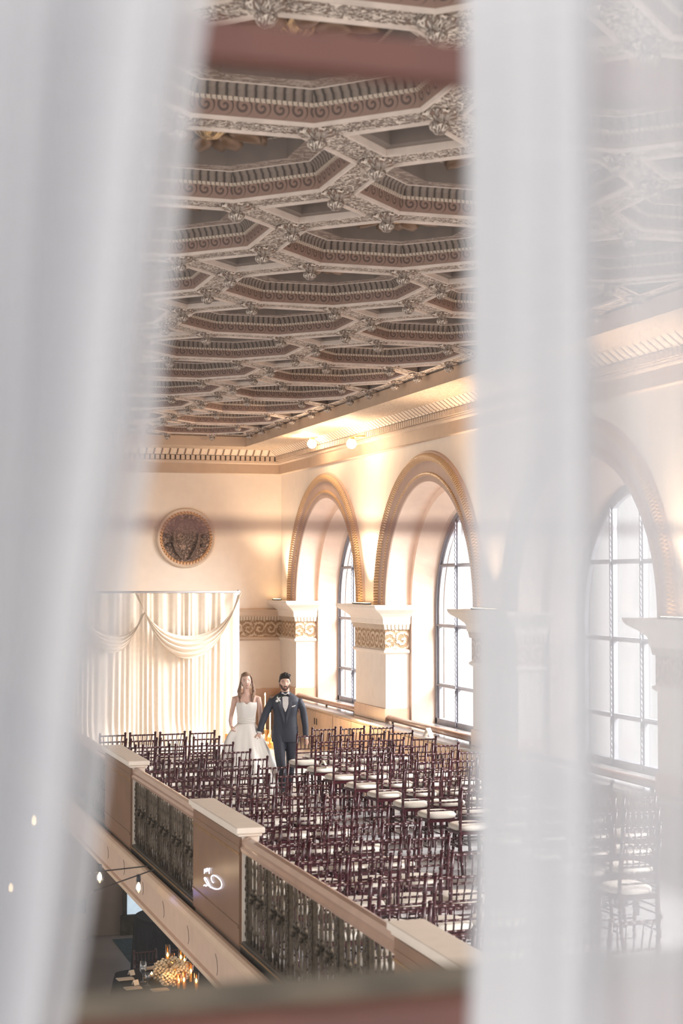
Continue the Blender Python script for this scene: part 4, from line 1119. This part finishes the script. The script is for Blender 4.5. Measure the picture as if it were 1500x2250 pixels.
b.tube([(-.12, .01, 1.345), (-.20, .01, 1.335), (-.25, .01, 1.24), (-.305, .0, 1.12), (-.35, -.03, 1.0), tuple(HW+Vector((.008, 0, .015)))], [.045, .066, .060, .055, .048, .041], 14)
b.tube([(.12, .01, 1.345), (.20, .01, 1.335), (.245, .02, 1.24), (.275, .03, 1.12), (.295, .0, .98), tuple(LWr+Vector((-.003, 0, .015)))], [.045, .066, .060, .055, .048, .041], 14)
fuse(b.build('jacket', M['suit'], gr), .007, 3)
for W_, D_ in ((HW, HD), (LWr, LD)):
    b = MB(); b.tube([W_-D_*.02, W_+D_*.012], [.031, .031], 12); b.build('shirt_cuff', M['shirt'], gr)
patch('vest', [(.0, .93), (.035, .97), (.04, 1.05), (.06, 1.20), (.06, 1.30), (-.06, 1.30), (-.06, 1.18), (-.04, 1.05), (-.035, .97)], jsurf, M['vest'], gr, .005)
patch('trouser_front', [(.0, .96), (.05, .76), (-.05, .76)], jsurf, M['vest'], gr, .004)
patch('shirt', [(.0, 1.19), (.03, 1.25), (.052, 1.33), (.052, 1.41), (.04, 1.455), (-.04, 1.455), (-.052, 1.41), (-.052, 1.33), (-.03, 1.26)], jsurf, M['shirt'], gr, .010)
for s in (-1, 1):
    patch('lapel', [(s*.015, 1.02), (s*.055, 1.15), (s*.105, 1.31), (s*.095, 1.37), (s*.068, 1.44), (s*.05, 1.455), (s*.052, 1.38), (s*.045, 1.27), (s*.012, 1.12)][::s], jsurf, M['satin'], gr, .014)
    b = MB(); P = [(s*.008, jsurf(0, 1.46)-.018, 1.432)]
    b.tube([(s*.006, -.105, 1.432), (s*.03, -.105, 1.435), (s*.058, -.098, 1.435)], [.008, .018, .024], 8, ell=(.5, 1)); b.build('bow_tie', M['black'], gr)
    patch('collar', [(s*.010, 1.440), (s*.042, 1.430), (s*.058, 1.462), (s*.045, 1.485), (s*.02, 1.465)][::s], lambda x, z: jsurf(x, min(z, 1.47))-.012, M['shirt'], gr, .004, cuts=1)
b = MB(); b.blob((0, -.108, 1.432), (.010, .009, .012), 6, 5); b.build('bow_tie_knot', M['black'], gr)
patch('pocket_square', [(.095, 1.262), (.148, 1.278), (.150, 1.292), (.096, 1.276)], jsurf, M['shirt'], gr, .016, cuts=1)
bt = empty('boutonniere', (-.105, jsurf(-.105, 1.37)-.02, 1.37)); bt.parent = gr
for k, (x, z, r) in enumerate(((0, .01, .020), (-.02, -.018, .020), (.018, -.01, .016), (-.012, .035, .013), (.022, .028, .012))):
    b = MB(); b.blob((x, -.008, z), (r, r*.7, r), 8, 6); b.build('rose', M['shirt'], bt)
b = MB()
for x0, z0, x1, z1 in ((0, 0, .03, -.075), (0, .0, .045, -.04), (-.01, .02, -.05, .02), (0, .02, -.015, .07), (.01, .02, .05, .055)): b.tube([(x0, 0, z0), ((x0+x1)/2, -.01, (z0+z1)/2), (x1, -.002, z1)], [.004, .007, .002], 5)
b.build('sprig', M['green'], bt)
# ---- bride ----
BX, BY = 5.86, 23.62
br = empty('person', (BX, BY, 0), -math.radians(14.2), label='person in white strapless gown with long loose hair, lifting the skirt', cat='person', group='wedding couple walking up the aisle')
b = MB()
hfb, HRb = head_fn((-.005, -.035, 1.638), 1.0, .10, -.10, True)
HR = HRb
b.blob((0, 0, 0), (1, 1, 1), 48, 36, 0, hfb)
b.tube([(0, .012, 1.38), (0, .008, 1.45), (-.003, .0, 1.53), (-.005, -.012, 1.60)], [.072, .050, .046, .046], 14)
ringloft(b, [(0, .01, .98, .125, .09), (0, .01, 1.10, .115, .085), (0, .0, 1.24, .135, .10), (0, .01, 1.34, .148, .085), (0, .012, 1.40, .155, .065), (0, .015, 1.435, .10, .052), (0, .015, 1.465, .055, .045)], 24)
BW = Vector((-.225, -.115, .985)); CW = Vector((.20, -.04, .93))
b.tube([(-.12, .015, 1.395), (-.172, .015, 1.378), (-.195, .02, 1.27), (-.225, .03, 1.13), (-.235, -.03, 1.05), BW], [.032, .044, .038, .032, .029, .021], 12)
b.tube([(.12, .015, 1.395), (.172, .015, 1.378), (.195, .02, 1.27), (.205, .03, 1.13), (.205, .0, 1.02), CW], [.032, .044, .038, .032, .029, .021], 12)
hand(b, BW, (.35, -.25, -.8), (.9, .3, .2), .88, .8, -1); hand(b, CW, (-.10, -.1, -1), (1, -.1, .1), .88, .6, -1)
fuse(b.build('body', M['skinb'], br), .0055)
eyes(br, hfb, HRb, True, M['browb'])
DR = [(0, .0, 1.00, .128, .100), (0, .0, 1.06, .126, .098), (0, -.003, 1.12, .128, .100), (0, -.01, 1.20, .143, .115), (0, -.014, 1.27, .150, .125), (0, -.008, 1.315, .148, .115)]
b = MB(); n = 48; rows = []
for ri, (cx, cy, z, rx, ry) in enumerate(DR):
    row = []
    for k in range(n):
        a = 2*PI*k/n; ca, sa = math.cos(a), math.sin(a); zz = z
        if ri == len(DR)-1:
            xx = abs(ca); zz = 1.30+(.042*math.sin(min(1, xx/.55)*PI*.75) if sa < 0 else 0)-(.02 if sa > 0 else 0)
        bust = 1+(.10*(math.exp(-((ca-.48)/.28)**2)+math.exp(-((ca+.48)/.28)**2)) if sa < 0 and 1.18 < z < 1.3 else 0)
        pl = .0025*math.sin(z*160+ca*6)
        row.append(b.v((cx+ca*(rx+pl), cy+sa*(ry*bust+pl), zz)))
    rows.append(row)
for i in range(len(rows)-1):
    for k in range(n): b.face([rows[i][k], rows[i][(k+1) % n], rows[i+1][(k+1) % n], rows[i+1][k]], 0, None, True)
o = b.build('bodice', M['dress'], br); modify(o, ('SOLIDIFY', dict(thickness=.006, offset=1)), ('SUBSURF', dict(levels=1, render_levels=1)))
b = MB()
for z in (1.155, 1.13, 1.105, 1.08, 1.055, 1.03):
    P = []
    for k in range(24):
        a = 2*PI*k/24; P.append((math.cos(a)*.133, math.sin(a)*.108-.0, z+.012*math.cos(a)+.004*math.sin(a*2)))
    b.tube(P, .0085, 6, closed=True)
b.build('sash_pleats', M['dress'], br)
b = MB(); n = 128; rows = []
SK = [(1.02, .130, .102), (.97, .155, .125), (.90, .195, .155), (.78, .26, .21), (.62, .33, .28), (.45, .40, .36), (.28, .47, .43), (.12, .49, .49), (.01, .50, .52)]
for i, (z, rx, ry) in enumerate(SK):
    t = i/(len(SK)-1.); row = []
    for k in range(n):
        a = 2*PI*k/n; w = 1+.075*t**.8*(math.sin(9*a+.6)+.5*math.sin(15*a+1.3))*(.6+.4*t)
        ox = 0
        if math.sin(a) > 0: w *= 1+.35*t*t*math.sin(a)
        lift = .08*math.exp(-((a-3.6)/.5)**2)*math.sin(min(1, t*1.6)*PI)
        row.append(b.v((math.cos(a)*rx*w-lift, math.sin(a)*ry*w-lift, z)))
    rows.append(row)
for i in range(len(rows)-1):
    for k in range(n): b.face([rows[i][k], rows[i][(k+1) % n], rows[i+1][(k+1) % n], rows[i+1][k]], 0, None, True)
o = b.build('skirt', M['dress'], br); modify(o, ('SUBSURF', dict(levels=1, render_levels=1)), ('SOLIDIFY', dict(thickness=.005)))
# long hair
b = MB()
def hairb(d):
    p = hfb(d); k = 1 if (d.z > .42-.45*max(-.4, d.y) or d.y > .05) and d.z > -.6 else 0
    n = HRb @ Vector((d.x, d.y, d.z)); return p+n*(.012*k+(.006 if d.z > .6 else 0))-n*(0 if k else .014)
b.blob((0, 0, 0), (1, 1, 1), 40, 30, 0, hairb)
hr = random.Random(5)
for s in (-1, 1):
    for k in range(11):
        u = k/10.; x0 = s*(.012+.055*u); y0 = -.07+.13*u
        top = Vector((x0-.01, y0-.02, 1.745-.01*u)); w = hr.uniform(-.010, .010)
        L = 1.31+.10*hr.random() if s < 0 else 1.28+.08*hr.random()
        P = [top, Vector((s*(.048+.012*u), -.055+.12*u, 1.732)), Vector((s*(.075), -.05+.11*u, 1.69)), Vector((s*.086, -.045+.10*u, 1.63)), Vector((s*(.092+.012*u)+w*.5, -.03+.09*u, 1.55)), Vector((s*(.100+.02*u)+w, -.035+.07*u, 1.48)), Vector((s*(.092+.02*u)-w, -.075+.07*u, 1.41)), Vector((s*(.085+.025*u)+w, -.10+.07*u, L))]
        b.tube(P, [.007, .010, .012, .013, .014, .016, .014, .004], 6)
fuse(b.build('hair', M['hairb'], br), .005, 1)
for s in (-1, 1):
    b = MB(); e = hfb(Vector((s*.98, -.15, -.22)).normalized())+Vector((s*.004, -.012, -.01)); b.blob(e, (.005, .005, .006), 6, 5); b.blob(e+Vector((0, 0, -.018)), (.006, .006, .010), 6, 5); b.build('earring', M['pearl'], br)
b = MB(); c = BW-Vector((0, 0, -.01)); b.tube([c+Vector((math.cos(a)*.026, math.sin(a)*.026, .004*math.sin(a))) for a in [2*PI*k/14 for k in range(14)]], .0028, 5, closed=True); b.build('bracelet', M['pearl'], br)
